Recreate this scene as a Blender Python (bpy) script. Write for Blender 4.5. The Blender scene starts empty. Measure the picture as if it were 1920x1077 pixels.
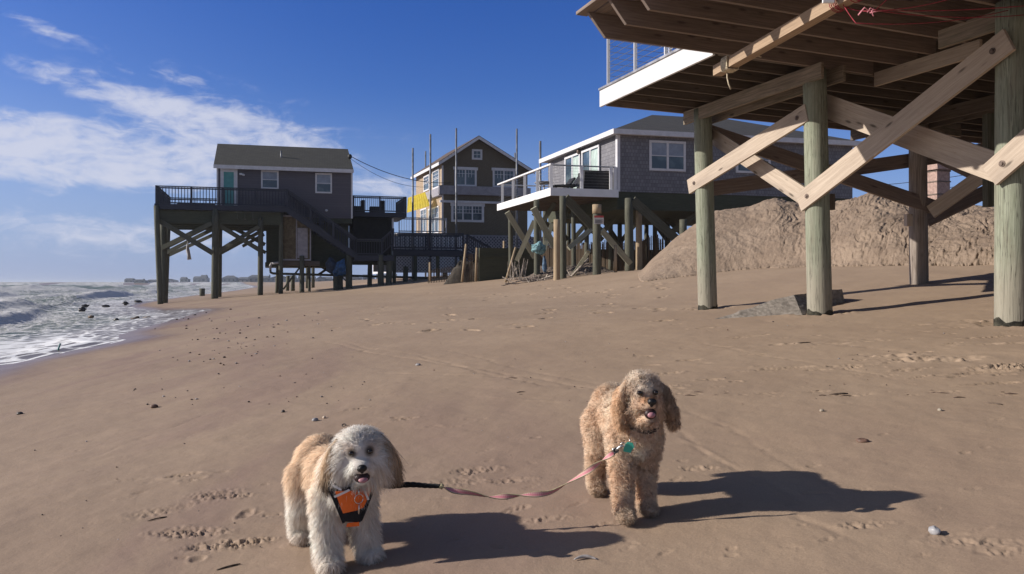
import bpy, bmesh, math, random
import numpy as np
from mathutils import Vector, Matrix, noise as mnoise
R = math.radians
random.seed(4)
rng = np.random.default_rng(7)
scene = bpy.context.scene
COL = scene.collection

# ------------------------------------------------------------------ camera
F = 1400.0          # focal length in pixels of the 1920 px photograph
CZ = 1.25           # camera height above the sea
HY = 533.0          # horizon row
cd = bpy.data.cameras.new('camera'); cam = bpy.data.objects.new('camera', cd); COL.objects.link(cam)
cam.location = (0, 0, CZ); cam.rotation_euler = (R(90), 0, 0)
cd.sensor_width = 36; cd.lens = 36 * F / 1920; cd.shift_y = -(538.5 - HY) / 1920
cd.clip_start = 0.05; cd.clip_end = 20000
scene.camera = cam

# ------------------------------------------------------------------ sun, sky
SUN_EL, SUN_AZ = 24.5, 4.0       # light travels towards +x, turned SUN_AZ towards +y
sl = bpy.data.lights.new('sun', 'SUN'); sun = bpy.data.objects.new('sun', sl); COL.objects.link(sun)
sl.energy = 5.0; sl.angle = R(0.5); sl.color = (1, .92, .82)
Ldir = Vector((math.cos(R(SUN_EL)) * math.cos(R(SUN_AZ)), math.cos(R(SUN_EL)) * math.sin(R(SUN_AZ)), -math.sin(R(SUN_EL))))
sun.rotation_euler = Ldir.to_track_quat('-Z', 'Y').to_euler()
scene.view_settings.view_transform = 'Standard'; scene.view_settings.look = 'None'
scene.view_settings.exposure = 0.2; scene.view_settings.gamma = 1

w = bpy.data.worlds.new('World'); scene.world = w; w.use_nodes = True
nt = w.node_tree; nt.nodes.clear()
class NT:
    """small node-tree helper"""
    def __init__(s, nt): s.nt = nt
    def n(s, t, **k):
        x = s.nt.nodes.new(t)
        for a, b in k.items():
            if a == 'i':
                for q, v in b.items():
                    if isinstance(v, bpy.types.NodeSocket): s.nt.links.new(v, x.inputs[q])
                    else: x.inputs[q].default_value = v
            else: setattr(x, a, b)
        return x
    def m(s, op, a, b=None, c=None, clamp=False):
        x = s.nt.nodes.new('ShaderNodeMath'); x.operation = op; x.use_clamp = clamp
        for i, v in enumerate((a, b, c)):
            if v is None: continue
            if isinstance(v, bpy.types.NodeSocket): s.nt.links.new(v, x.inputs[i])
            else: x.inputs[i].default_value = v
        return x.outputs[0]
    def mr(s, v, a, b, c=0., d=1., sm=True):
        x = s.n('ShaderNodeMapRange', i={0: v, 1: a, 2: b, 3: c, 4: d}); x.interpolation_type = 'SMOOTHSTEP' if sm else 'LINEAR'
        return x.outputs[0]
    def mix(s, f, a, b, bt='MIX'):
        x = s.nt.nodes.new('ShaderNodeMix'); x.data_type = 'RGBA'; x.blend_type = bt
        for i, v in ((0, f), (6, a), (7, b)):
            if isinstance(v, bpy.types.NodeSocket): s.nt.links.new(v, x.inputs[i])
            else: x.inputs[i].default_value = (tuple(v) + (1,))[:4] if isinstance(v, (tuple, list)) else v
        return x.outputs[2]
    def noise(s, vec, scale, detail=4, rough=.55, dist=0., out=0):
        return s.n('ShaderNodeTexNoise', i={'Vector': vec, 'Scale': scale, 'Detail': detail, 'Roughness': rough, 'Distortion': dist}).outputs[out]
    def mapv(s, vec, sc=(1, 1, 1), rot=(0, 0, 0), loc=(0, 0, 0)):
        return s.n('ShaderNodeMapping', i={'Vector': vec, 'Scale': sc, 'Rotation': rot, 'Location': loc}).outputs[0]
N = NT(nt)
sky = N.n('ShaderNodeTexSky'); sky.sky_type = 'NISHITA'; sky.sun_disc = False
sky.sun_elevation = R(SUN_EL)
# Nishita: rotation 0 has the sun at +Y, positive turns clockwise seen from above
toward = -Ldir
sky.sun_rotation = math.atan2(toward.x, toward.y)
sky.air_density = 1.0; sky.dust_density = .55; sky.ozone_density = 2.2; sky.altitude = 0
SKY_STR = 0.078
dirv = N.n('ShaderNodeTexCoord').outputs['Generated']
sx = N.n('ShaderNodeSeparateXYZ', i={0: dirv})
az = N.m('MULTIPLY', N.m('ARCTAN2', sx.outputs[0], sx.outputs[1]), 57.2958)
el = N.m('MULTIPLY', N.m('ARCSINE', sx.outputs[2]), 57.2958)
ae = N.n('ShaderNodeCombineXYZ', i={0: az, 1: el, 2: 0.}).outputs[0]
def pxae(px, py):
    k = (px - 960) / F; v = (HY - py) / F
    return math.degrees(math.atan(k)), math.degrees(math.atan(v / math.sqrt(1 + k * k)))
def blob(px, py, hw, hh, rot, amp):
    a, e = pxae(px, py)
    v = N.n('ShaderNodeVectorMath', operation='SUBTRACT', i={0: ae, 1: (a, e, 0)}).outputs[0]
    v = N.n('ShaderNodeVectorRotate', rotation_type='Z_AXIS', i={'Vector': v, 'Angle': R(rot)}).outputs[0]
    v = N.n('ShaderNodeVectorMath', operation='MULTIPLY', i={0: v, 1: (F / 57.3 / hw, F / 57.3 / hh, 0)}).outputs[0]
    l = N.n('ShaderNodeVectorMath', operation='LENGTH', i={0: v}).outputs['Value']
    return N.m('MULTIPLY', N.mr(l, 0.15, 1.15, 1., 0.), amp)
blobs = [(300, 298, 430, 66, 2, .98), (470, 245, 230, 50, 10, .8), (300, 205, 290, 38, 13, .8), (60, 285, 190, 52, 3, .9), (95, 222, 170, 20, 4, .55),
         (110, 425, 360, 34, 4, .45), (250, 455, 600, 60, 0, .28), (720, 352, 110, 32, 5, .7), (75, 48, 75, 13, 14, .50), (345, 150, 60, 12, 8, .36),
         (245, 134, 30, 8, 8, .34), (95, 360, 70, 20, -30, .4), (20, 330, 330, 30, 0, .3), (400, 160, 520, 42, 12, .22)]
tot = None
for b in blobs:
    o = blob(*b); tot = o if tot is None else N.m('ADD', tot, o)
tot = N.m('MINIMUM', tot, 1.05)
v1 = N.mapv(ae, sc=(.11, .42, 1), rot=(0, 0, R(9)))
n1 = N.noise(v1, 1.4, 8, .62, .9)
v2 = N.mapv(ae, sc=(.55, 1.1, 1), rot=(0, 0, R(4)))
n2 = N.noise(v2, 1.1, 8, .6, .6)
nn = N.m('ADD', N.m('MULTIPLY', n1, .55), N.m('MULTIPLY', n2, .45))
dens = N.m('ADD', N.m('MULTIPLY', tot, .62), N.m('MULTIPLY', N.m('SUBTRACT', nn, .5), 2.1))
dens = N.m('MULTIPLY', N.mr(dens, .10, .82), N.mr(tot, .03, .35))
dens = N.m('MULTIPLY', dens, .86)
# thin haze low over the sea
hz = N.m('MULTIPLY', N.mr(el, -1., 15., 1., 0., True), .75)
tint = N.mix(N.mr(el, 2., 24.), (.60, .80, 1.30), (.30, .60, 1.36))
tint = N.mix(N.mr(az, -8., -36.), tint, N.mix(1.0, tint, (1.35, 1.12, 1.02), 'MULTIPLY'))
tint = N.mix(N.m('MAXIMUM', N.mr(el, 26., 50.), N.mr(N.m('ABSOLUTE', az), 48., 80.)), tint, (.84, .79, .84))
skyc = N.mix(1.0, sky.outputs[0], tint, 'MULTIPLY')
K = 1 / SKY_STR
skyc = N.mix(hz, skyc, (.27 * K, .355 * K, .60 * K))
skyc = N.mix(dens, skyc, (.57 * K, .59 * K, .70 * K))
bg = N.n('ShaderNodeBackground', i={0: skyc, 1: SKY_STR})
wo = N.n('ShaderNodeOutputWorld', i={0: bg.outputs[0]})

# ------------------------------------------------------------------ helpers
def P(px, py, d):
    return Vector(((px - 960) / F * d, d, CZ - (py - HY) / F * d))
def newmat(name):
    m = bpy.data.materials.new(name); m.use_nodes = True
    t = m.node_tree; b = t.nodes['Principled BSDF']
    return m, NT(t), b
def simple(name, col, rough=.6, var=.15, scale=3., bump=0., metal=0., col2=None, det=6, st=(1, 1, 1), coord='Object', spec=.4):
    m, n, b = newmat(name)
    c = n.n('ShaderNodeTexCoord').outputs[coord]
    c = n.mapv(c, sc=st)
    ns = n.noise(c, scale, det, .6)
    c2 = col2 or tuple(x * (1 - var * 2) for x in col)
    f = n.mr(ns, .3, .7)
    n.nt.links.new(n.mix(f, c2, tuple(min(1, x * (1 + (0 if col2 else var))) for x in col)), b.inputs['Base Color'])
    b.inputs['Roughness'].default_value = rough; b.inputs['Metallic'].default_value = metal
    b.inputs['Specular IOR Level'].default_value = spec
    if bump:
        bp = n.n('ShaderNodeBump', i={'Strength': bump, 'Distance': .02, 'Height': n.noise(c, scale * 4, 6, .7)})
        n.nt.links.new(bp.outputs[0], b.inputs['Normal'])
    return m
def wood(name, c1, c2, c3=None, knots=.6, bump=.25, rough=.8):
    """boards: u runs along the board in metres, v across; stains and knots belong to the board"""
    m, n, b = newmat(name)
    uv = n.n('ShaderNodeTexCoord').outputs['UV']
    g = n.noise(n.mapv(uv, sc=(1.2, 26, 1)), 1.6, 8, .65, .6)
    g2 = n.noise(n.mapv(uv, sc=(.9, 4, 1)), 1.1, 5, .6)
    c = n.mix(n.mr(g, .3, .72), c2, c1)
    c = n.mix(n.m('MULTIPLY', n.mr(g2, .48, .72), .6), c, c3 or tuple(x * .62 for x in c1))
    vo = n.n('ShaderNodeTexVoronoi', i={'Vector': n.mapv(uv, sc=(2.1, 7.5, 1)), 'Scale': 1.0, 'Randomness': 1.})
    kn = n.m('MULTIPLY', n.mr(vo.outputs['Distance'], .05, .17, 1., 0.), knots)
    c = n.mix(kn, c, tuple(x * .28 for x in c2))
    st = n.noise(n.mapv(uv, sc=(3, 18, 1), loc=(9, 3, 0)), 1.7, 4, .6)
    c = n.mix(n.m('MULTIPLY', n.mr(st, .66, .76), .55 * knots), c, (.22, .08, .03))
    n.nt.links.new(c, b.inputs['Base Color'])
    b.inputs['Roughness'].default_value = rough; b.inputs['Specular IOR Level'].default_value = .2
    bp = n.n('ShaderNodeBump', i={'Strength': bump, 'Distance': .01, 'Height': n.m('SUBTRACT', g, n.m('MULTIPLY', kn, .6))})
    n.nt.links.new(bp.outputs[0], b.inputs['Normal'])
    return m

class MB:
    """collects shapes into one mesh; u along the length of each shape, in metres"""
    def __init__(s): s.v = []; s.f = []; s.uv = []; s.sm = []
    def quad(s, idx, uvs, smooth=False):
        s.f.append(idx); s.uv.append(uvs); s.sm.append(smooth)
    def box8(s, p):
        """p: 8 corners, index = i + 2 j + 4 k along axes 0 1 2"""
        b = len(s.v); s.v += [tuple(q) for q in p]
        p = [Vector(q) for q in p]
        l0 = (p[1] - p[0]).length; l1 = (p[2] - p[0]).length; l2 = (p[4] - p[0]).length
        o = random.random() * 20; o2 = random.random() * 20
        def add(ids, lu, lv, off):
            s.quad([b + i for i in ids], [(o, o2 + off), (o + lu, o2 + off), (o + lu, o2 + off + lv), (o, o2 + off + lv)])
        add((0, 1, 5, 4), l0, l2, 0); add((2, 3, 7, 6), l0, l2, .37)
        s.f[-1] = s.f[-1][::-1]; s.uv[-1] = s.uv[-1][::-1]
        add((0, 1, 3, 2), l0, l1, .71); s.f[-1] = s.f[-1][::-1]; s.uv[-1] = s.uv[-1][::-1]
        add((4, 5, 7, 6), l0, l1, 1.13)
        add((0, 2, 6, 4), l1, l2, 1.5); s.f[-1] = s.f[-1][::-1]; s.uv[-1] = s.uv[-1][::-1]
        add((1, 3, 7, 5), l1, l2, 1.9)
        return s
    def bar(s, p, q, w=.1, t=.04, side=None, e0=0, e1=0):
        """plank from p to q; w = width measured in the plane perpendicular to side, t = thickness along side"""
        p = Vector(p); q = Vector(q); d = q - p; L = d.length; d.normalize()
        side = Vector(side) if side is not None else Vector((0, 0, 1)).cross(d)
        if side.length < 1e-4: side = Vector((1, 0, 0))
        side = (side - d * side.dot(d)).normalized(); up = d.cross(side).normalized()
        c = []
        for k in (-1, 1):
            for j in (-1, 1):
                for i in (0, 1):
                    c.append((q if i else p) + side * j * t / 2 + up * k * w / 2)
        # order i + 2 j + 4 k
        return s.box8(c)
    def box(s, x0, x1, y0, y1, z0, z1):
        return s.box8([((x0, x1)[i], (y0, y1)[j], (z0, z1)[k]) for k in (0, 1) for j in (0, 1) for i in (0, 1)])
    def fbox(s, fr, a0, a1, b0, b1, z0, z1):
        return s.box8([fr.w((a0, a1)[i], (b0, b1)[j], (z0, z1)[k]) for k in (0, 1) for j in (0, 1) for i in (0, 1)])
    def tube(s, pts, rs, n=12, cap=True, wob=0., flat=None):
        """tube through pts with radii rs"""
        pts = [Vector(p) for p in pts]
        if not hasattr(rs, '__len__'): rs = [rs] * len(pts)
        b = len(s.v); L = 0; uo = random.random() * 20; us = []
        ref = None
        ph = random.random() * 6
        for i, p in enumerate(pts):
            d = (pts[min(i + 1, len(pts) - 1)] - pts[max(i - 1, 0)]).normalized()
            if ref is None:
                ref = Vector((0, 0, 1)) if abs(d.z) < .8 else Vector((0, 1, 0))
            x = (ref - d * ref.dot(d)).normalized(); ref = x; y = d.cross(x)
            if i: L += (p - pts[i - 1]).length
            us.append(L + uo)
            for k in range(n):
                a = 2 * math.pi * k / n
                r = rs[i] * (1 + wob * (math.sin(a * 3 + ph + L * 2) * .5 + math.sin(a * 5 + ph * 2 + L) * .3 + random.uniform(-.3, .3)))
                s.v.append(tuple(p + x * math.cos(a) * r + y * math.sin(a) * r))
        for i in range(len(pts) - 1):
            cr = rs[i] * 2 * math.pi
            for k in range(n):
                k2 = (k + 1) % n
                s.quad([b + i * n + k, b + i * n + k2, b + (i + 1) * n + k2, b + (i + 1) * n + k],
                       [(us[i], uo + cr * k / n), (us[i], uo + cr * (k + 1) / n), (us[i + 1], uo + cr * (k + 1) / n), (us[i + 1], uo + cr * k / n)], True)
        if cap:
            s.quad([b + k for k in range(n)][::-1], [(uo + rs[0] * math.cos(6.283 * k / n), uo + rs[0] * math.sin(6.283 * k / n)) for k in range(n)][::-1])
            e = b + (len(pts) - 1) * n
            s.quad([e + k for k in range(n)], [(uo + rs[-1] * math.cos(6.283 * k / n), uo + rs[-1] * math.sin(6.283 * k / n)) for k in range(n)])
        return s
    def poly(s, pts, smooth=False):
        b = len(s.v); s.v += [tuple(p) for p in pts]
        pts = [Vector(p) for p in pts]
        u = (pts[1] - pts[0]).normalized(); nrm = None
        for k in range(2, len(pts)):
            nrm = u.cross(pts[k] - pts[0])
            if nrm.length > 1e-6: break
        v = nrm.normalized().cross(u)
        s.quad(list(range(b, b + len(pts))), [((p - pts[0]).dot(u), (p - pts[0]).dot(v)) for p in pts], smooth)
        return s
    def slab(s, pts, th):
        """polygon pts (3D, planar) extruded by vector th"""
        th = Vector(th); pts = [Vector(p) for p in pts]; t2 = [p + th for p in pts]
        s.poly(pts[::-1]); s.poly(t2)
        for i in range(len(pts)):
            j = (i + 1) % len(pts)
            s.poly([pts[i], pts[j], t2[j], t2[i]])
        return s
    def ell(s, c, r, rot=None, nu=16, nv=10, bumpy=0., seed=0):
        b = len(s.v); c = Vector(c); rot = rot or Matrix.Identity(3)
        for i in range(nv + 1):
            th = math.pi * i / nv
            for k in range(nu):
                a = 2 * math.pi * k / nu
                d = Vector((math.sin(th) * math.cos(a), math.sin(th) * math.sin(a), math.cos(th)))
                m = 1 + bumpy * mnoise.noise(d * 1.6 + Vector((seed * 3.1, seed, 0))) if bumpy else 1
                s.v.append(tuple(c + rot @ Vector((d.x * r[0] * m, d.y * r[1] * m, d.z * r[2] * m))))
        for i in range(nv):
            for k in range(nu):
                k2 = (k + 1) % nu
                s.quad([b + i * nu + k, b + (i + 1) * nu + k, b + (i + 1) * nu + k2, b + i * nu + k2],
                       [(i / nv, k / nu), ((i + 1) / nv, k / nu), ((i + 1) / nv, (k + 1) / nu), (i / nv, (k + 1) / nu)], True)
        return s
    def build(s, name, mat, parent=None, origin=None, fix=True):
        """ONE mesh object; vertices are given in world space and stored relative to the root of the thing"""
        root = parent
        o = Vector((0, 0, 0))
        p = parent
        if parent is not None:
            o = Vector(parent.get('_org', (0, 0, 0)))
        elif origin is not None: o = Vector(origin)
        me = bpy.data.meshes.new(name)
        me.from_pydata([(x - o.x, y - o.y, z - o.z) for x, y, z in s.v], [], s.f)
        uvl = me.uv_layers.new(name='UVMap')
        uvl.data.foreach_set('uv', np.array([c for f in s.uv for c in f], dtype=np.float32).ravel())
        me.polygons.foreach_set('use_smooth', s.sm)
        if fix:
            bm = bmesh.new(); bm.from_mesh(me); bmesh.ops.recalc_face_normals(bm, faces=bm.faces); bm.to_mesh(me); bm.free()
        me.materials.append(mat); me.update()
        ob = bpy.data.objects.new(name, me); COL.objects.link(ob)
        if parent is not None:
            ob.parent = parent; ob['_org'] = tuple(o)
        else:
            ob.location = o; ob['_org'] = tuple(o)
        return ob
def tag(o, label=None, cat=None, group=None, kind=None):
    if label: o['label'] = label
    if cat: o['category'] = cat
    if group: o['group'] = group
    if kind: o['kind'] = kind
    return o
def thing(name, label, cat, loc=(0, 0, 0), group=None):
    o = bpy.data.objects.new(name, None); COL.objects.link(o); o.location = loc; o['_org'] = tuple(loc)
    o.empty_display_size = .2
    return tag(o, label, cat, group)
class Fr:
    """house frame: origin, U = along the front (to the right), V = inwards"""
    def __init__(s, x, y, z0, au, av):
        s.o = Vector((x, y, 0)); s.z0 = z0
        s.U = Vector((math.cos(R(au)), math.sin(R(au)), 0)); s.V = Vector((-math.sin(R(av)), math.cos(R(av)), 0))
    def w(s, a, b, z): return s.o + s.U * a + s.V * b + Vector((0, 0, z))
    def a(s, px, b=0.):
        k = (px - 960) / F
        # (x + a Ux + b Vx) = k (y + a Uy + b Vy)
        return (k * (s.o.y + b * s.V.y) - s.o.x - b * s.V.x) / (s.U.x - k * s.U.y)
    def z(s, py, a, b=0.):
        return CZ - (py - HY) / F * s.w(a, b, 0).y
    def side(s, a=0.):
        """frame of the left end wall: U runs along V (away), V runs along U (inwards)"""
        f = Fr(0, 0, s.z0, 0, 0); f.o = s.o + s.U * a; f.U = s.V.copy(); f.V = s.U.copy(); return f
# ------------------------------------------------------------------ noise on arrays
_perm = np.random.default_rng(11).random((512, 512)).astype(np.float32)
def vnoise(x, y):
    xi = np.floor(x).astype(np.int64); yi = np.floor(y).astype(np.int64)
    fx = x - xi; fy = y - yi; fx = fx * fx * (3 - 2 * fx); fy = fy * fy * (3 - 2 * fy)
    g = lambda a, b: _perm[a % 512, b % 512]
    return (g(xi, yi) * (1 - fx) + g(xi + 1, yi) * fx) * (1 - fy) + (g(xi, yi + 1) * (1 - fx) + g(xi + 1, yi + 1) * fx) * fy
def fbm(x, y, o=4, g=.5):
    r = 0; a = 1; t = 0
    for i in range(o):
        r = r + a * (vnoise(x * 2 ** i + 17.3 * i, y * 2 ** i + 5.1 * i) - .5); t += a; a *= g
    return r / t * 2
def sst(x, a, b):
    t = np.clip((x - a) / (b - a), 0, 1); return t * t * (3 - 2 * t)

# ------------------------------------------------------------------ shore frame and ground height
TH = R(21.7)
E2 = Vector((math.cos(TH), math.sin(TH), 0)); E1 = Vector((-math.sin(TH), math.cos(TH), 0))
def ab(x, y): return x * E2.x + y * E2.y, x * E1.x + y * E1.y
PA = [-400, -60, -20, -9, -6, -4, -3, 0, 1.3, 2.5, 3.5, 7.3, 9.6, 11, 12.5, 14, 16, 20, 30, 60, 3000]
PZ = [-12, -5, -3.2, -2.1, -1.65, -1.36, -1.24, -.93, -.805, -.70, -.62, -.40, -.13, .0, .17, .34, .5, .75, 1.1, 1.6, 2.0]
PB = [-2000, 30, 50, 80, 120, 250, 400, 560, 640, 720, 4000]
PC = [0, 0, -1.5, 0, 3.5, 13, 20, 6, -60, -260, -300]
def gz0(x, y):
    a, b = ab(x, y)
    c = np.interp(b, PB, PC)
    a = a - c
    z = np.interp(a, PA, PZ) * .5 + .25 * (np.interp(a - .7, PA, PZ) + np.interp(a + .7, PA, PZ))
    z = z + CZ
    near = np.exp(-((b - 18) / 8) ** 2) * sst(a, 8.5, 13) * .22
    z = z + near
    z = z + fbm(x * .35, y * .35, 3) * .025 * sst(b, -20, 2) + fbm(x * .02, y * .02, 3) * .3 * sst(b, 60, 200) * sst(a, 4, 20)
    return z
def gz(x, y): return float(gz0(np.array([float(x)]), np.array([float(y)]))[0])
def hit(px, py, d0=1.0, d1=2000.):
    """where the ray through a pixel meets the ground"""
    k = (px - 960) / F; v = (HY - py) / F
    d = np.geomspace(d0, d1, 4000)
    h = CZ + v * d - gz0(k * d, d)
    i = np.argmax(h <= 0)
    if h[i] > 0: i = len(d) - 1
    return Vector((k * d[i], d[i], gz(k * d[i], d[i])))

# marks in the sand: (px, py, length m, width m, angle, depth m, roughness)
MARKS = []
def mark(px, py, l, wd, ang, dep, cl): MARKS.append((hit(px, py), l, wd, R(ang), dep, cl))
for m_ in [(695, 800, .0, 0, 0, 0, 0)]: pass
mark(348, 891, .16, .07, 5, -.018, .016); mark(405, 930, .22, .16, -20, -.004, .016); mark(365, 900, .12, .06, 10, -.01, .012)
mark(360, 1000, .26, .10, -10, -.010, .018); mark(410, 1022, .22, .09, 0, -.008, .018); mark(465, 1020, .16, .06, 20, -.006, .014)
mark(300, 960, .24, .10, 10, -.007, .01); mark(245, 900, .18, .05, 15, -.006, .006); mark(461, 965, .05, .10, 0, -.012, .006)
mark(430, 935, .2, .05, 0, -.006, .012); mark(510, 967, .10, .04, 0, -.006, .01); mark(570, 1020, .10, .04, 0, -.01, .012); mark(372, 1050, .05, .05, 0, -.012, .004)
mark(760, 788, .15, .05, 8, -.012, .01); mark(745, 785, .10, .03, 0, -.01, .006); mark(810, 800, .1, .03, 0, -.008, .006); mark(665, 768, .14, .03, 25, -.012, .006)
mark(740, 858, .05, .02, 20, -.01, .004); mark(880, 885, .22, .09, 10, -.008, .013); mark(960, 900, .16, .08, 0, -.010, .012); mark(855, 905, .2, .1, 0, -.005, .01)
mark(1003, 823, .05, .02, 0, -.01, .004); mark(720, 885, .10, .05, 0, -.006, .01); mark(965, 955, .12, .06, 40, -.006, .008); mark(1010, 975, .2, .04, 0, -.004, .01)
mark(1310, 880, .16, .05, -5, -.008, .014); mark(1620, 985, .15, .05, 0, -.006, .012); mark(1835, 1018, .20, .05, -15, -.005, .010); mark(1885, 1035, .16, .05, -15, -.004, .009)
mark(1680, 668, .35, .16, 0, -.012, .03); mark(1765, 675, .55, .22, -3, -.012, .032); mark(1895, 690, .4, .2, 0, -.014, .03); mark(1560, 645, .4, .1, 0, -.01, .014)
mark(1470, 692, .45, .09, 0, -.02, .01); mark(1590, 687, .3, .06, 0, -.014, .008); mark(1840, 700, .35, .06, 0, -.02, .008); mark(1480, 645, .5, .1, -3, -.008, .016)
mark(1260, 700, .18, .07, 0, -.015, .012); mark(1245, 727, .3, .05, 0, -.010, .012); mark(1400, 632, .4, .1, 0, -.014, .01); mark(1330, 615, .4, .1, 0, -.014, .014)
mark(1830, 603, .5, .12, 0, -.01, .02); mark(1870, 632, .5, .05, 0, -.03, .01); mark(1868, 645, .5, .08, 0, -.01, .02); mark(1640, 640, .3, .08, 0, -.012, .014)
mark(1860, 720, .3, .05, 0, -.03, .005); mark(1290, 676, .2, .05, 0, -.02, .003); mark(1725, 610, .4, .08, 0, -.012, .01)
rr = random.Random(9)
for i in range(60):      # trodden band in the middle distance
    mark(rr.uniform(800, 1290), rr.uniform(533, 625) if i % 3 else rr.uniform(530, 560), rr.uniform(.2, .34), rr.uniform(.09, .15), rr.uniform(-60, 60), -rr.uniform(.03, .07), .012)
for i in range(40):
    mark(rr.uniform(480, 860), rr.uniform(556, 620), rr.uniform(.15, .3), rr.uniform(.06, .12), rr.uniform(-60, 60), -rr.uniform(.015, .04), .008)
for i in range(80):
    mark(rr.uniform(1200, 1900), rr.uniform(600, 740), rr.uniform(.06, .22), rr.uniform(.02, .04), rr.uniform(-20, 20), -rr.uniform(.006, .018), .006)
for i in range(90):
    mark(rr.uniform(60, 1880), rr.uniform(700, 1070), rr.uniform(.03, .09), rr.uniform(.012, .03), rr.uniform(-40, 40), -rr.uniform(.003, .008), .003)
for k in range(15):     # tide line of small dents right of the second dog
    mark(1215 + rr.uniform(0, 690), 739 + rr.uniform(-4, 6), rr.uniform(.03, .2), .014, rr.uniform(-8, 8), -.008, .003)
for q_ in ((3.12, 11.9), (3.99, 9.71), (4.92, 7.37)): MARKS.append((Vector((q_[0], q_[1], 0)), .62, .62, 0., -.03, .012))

def wet_edge(b):
    """a of the upper edge of the wash, along the shore"""
    return np.interp(b, [-60, 0, 8, 11, 13.2, 14.6, 15.6, 16.3, 17.2, 19, 21, 24, 27, 29.5, 32, 36, 42, 46, 55, 70, 90, 120, 250, 400, 4000],
                     [-3.9, -3.6, -3.3, -3.1, -2.95, -2.3, -1.75, -1.5, -1.75, -1.95, -1.6, -1.0, -.55, -.2, -1.0, -2.4, -3.6, -4.4, -4.6, -3.4, -.3, 2.5, 12, 19, 19])

# ------------------------------------------------------------------ ground sheet
def sheet(name, rad, ang):
    rr_, aa = np.meshgrid(rad, ang, indexing='ij')
    X = rr_ * np.sin(aa); Y = rr_ * np.cos(aa)
    return X, Y
def grid_mesh(name, X, Y, Z, mat, closed=False, attrs=None):
    nr, na = X.shape
    co = np.stack([X, Y, Z], -1).reshape(-1, 3).astype(np.float32)
    i = np.arange(nr - 1)[:, None] * na; j = np.arange(na - (0 if closed else 1))[None, :]
    j2 = (j + 1) % na
    q = np.stack([i + j, i + j2, i + na + j2, i + na + j], -1).reshape(-1, 4)[:, ::-1]
    me = bpy.data.meshes.new(name)
    me.vertices.add(len(co)); me.vertices.foreach_set('co', co.ravel())
    me.loops.add(q.size); me.loops.foreach_set('vertex_index', q.ravel().astype(np.int32))
    me.polygons.add(len(q)); me.polygons.foreach_set('loop_start', (np.arange(len(q)) * 4).astype(np.int32))
    me.polygons.foreach_set('use_smooth', np.ones(len(q), bool))
    for k, v in (attrs or {}).items():
        at = me.attributes.new(k, 'FLOAT', 'POINT'); at.data.foreach_set('value', v.ravel().astype(np.float32))
    me.update(calc_edges=True); me.materials.append(mat)
    # all faces look up
    o = bpy.data.objects.new(name, me); COL.objects.link(o)
    return o
rad = np.concatenate([[.02, .3, .6, .8], np.geomspace(.95, 45, 1000), np.geomspace(46, 9000, 130)])
dense = np.linspace(R(-40), R(40), 740)
ang = np.concatenate([dense, np.linspace(R(41), R(319), 90)])
X, Y = sheet('g', rad, ang)
Z = gz0(X, Y)
Z0 = Z.copy()
A_, B_ = ab(X, Y)
rr2 = np.hypot(X, Y)
Z += fbm(X * 9, Y * 9, 3) * .0028 * sst(rr2, 60, 10) + fbm(X * 2.2, Y * 2.2, 3) * .008
# faint raked tracks running away
Z += np.sin((A_ * .9 + fbm(X * .3, Y * .3, 2) * 1.6) * 9) * .0010 * sst(rr2, 40, 3)
clump = .75 - 2.4 * np.abs(fbm(X * 38, Y * 38, 3, .7)) + .5 * fbm(X * 80, Y * 80, 2); clump2 = fbm(X * 16, Y * 16, 2, .6)
rough_at = np.zeros_like(Z)
for p, l, wd, an, dep, cl in MARKS:
    if p.y < 4.5: dep *= .7; cl *= .55
    R0 = max(l, wd) * 1.6
    d0 = math.hypot(p.x, p.y); a0 = math.atan2(p.x, p.y)
    i0 = np.searchsorted(rad, d0 - R0); i1 = np.searchsorted(rad, d0 + R0) + 1
    j0 = np.searchsorted(dense, a0 - R0 / d0 * 1.1); j1 = np.searchsorted(dense, a0 + R0 / d0 * 1.1) + 1
    sl_ = (slice(i0, i1), slice(j0, min(j1, len(dense))))
    dx = X[sl_] - p.x; dy = Y[sl_] - p.y
    u = (dx * math.cos(an) + dy * math.sin(an)) / (l / 2); v = (-dx * math.sin(an) + dy * math.cos(an)) / (wd / 2)
    q = np.sqrt(u * u + v * v) + clump2[sl_] * .35
    f = np.exp(-q ** 4); rim = np.exp(-((q - 1.25) / .3) ** 2)
    cc = clump[sl_] if d0 < 6 else clump2[sl_]
    Z[sl_] += f * (dep + cl * (np.maximum(cc, -.1)) * 1.6) + rim * (abs(dep) * .3 + cl * .35 * np.maximum(cc, 0))
    rough_at[sl_] = np.maximum(rough_at[sl_], np.exp(-q ** 2 * .7) * min(1, cl * 60))
def groove(x0, y0, x1, y1, wd, dep):
    a, b = hit(x0, y0), hit(x1, y1); d = Vector((b.x - a.x, b.y - a.y)); L = d.length; d /= L
    rx = X - a.x; ry = Y - a.y; t = rx * d.x + ry * d.y; v = -rx * d.y + ry * d.x + .04 * np.sin(t * 2.1 + x0) + .015 * np.sin(t * 7 + y0)
    return dep * np.exp(-(v / wd) ** 2) * sst(t, 0, .3) * sst(t, L, L - .3) * (.6 + .8 * clump2)
for g_ in [(600, 640, 1120, 738, .03, -.006), (640, 640, 1160, 742, .03, -.005), (700, 700, 1000, 712, .025, -.006), (820, 655, 1240, 748, .03, -.004), (1180, 760, 1560, 960, .02, -.004), (1260, 760, 1640, 950, .02, -.003), (1240, 800, 1420, 900, .015, .003),
           (520, 690, 760, 640, .03, -.005), (130, 880, 420, 760, .02, -.003), (900, 1010, 1300, 1060, .015, -.003), (1400, 930, 1700, 1060, .02, -.003), (860, 740, 1180, 760, .02, .004), (300, 700, 640, 640, .03, -.004), (1500, 640, 1900, 680, .04, -.006), (1300, 640, 1700, 720, .03, -.005)]:
    Z += groove(*g_)
we = wet_edge(B_)
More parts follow.
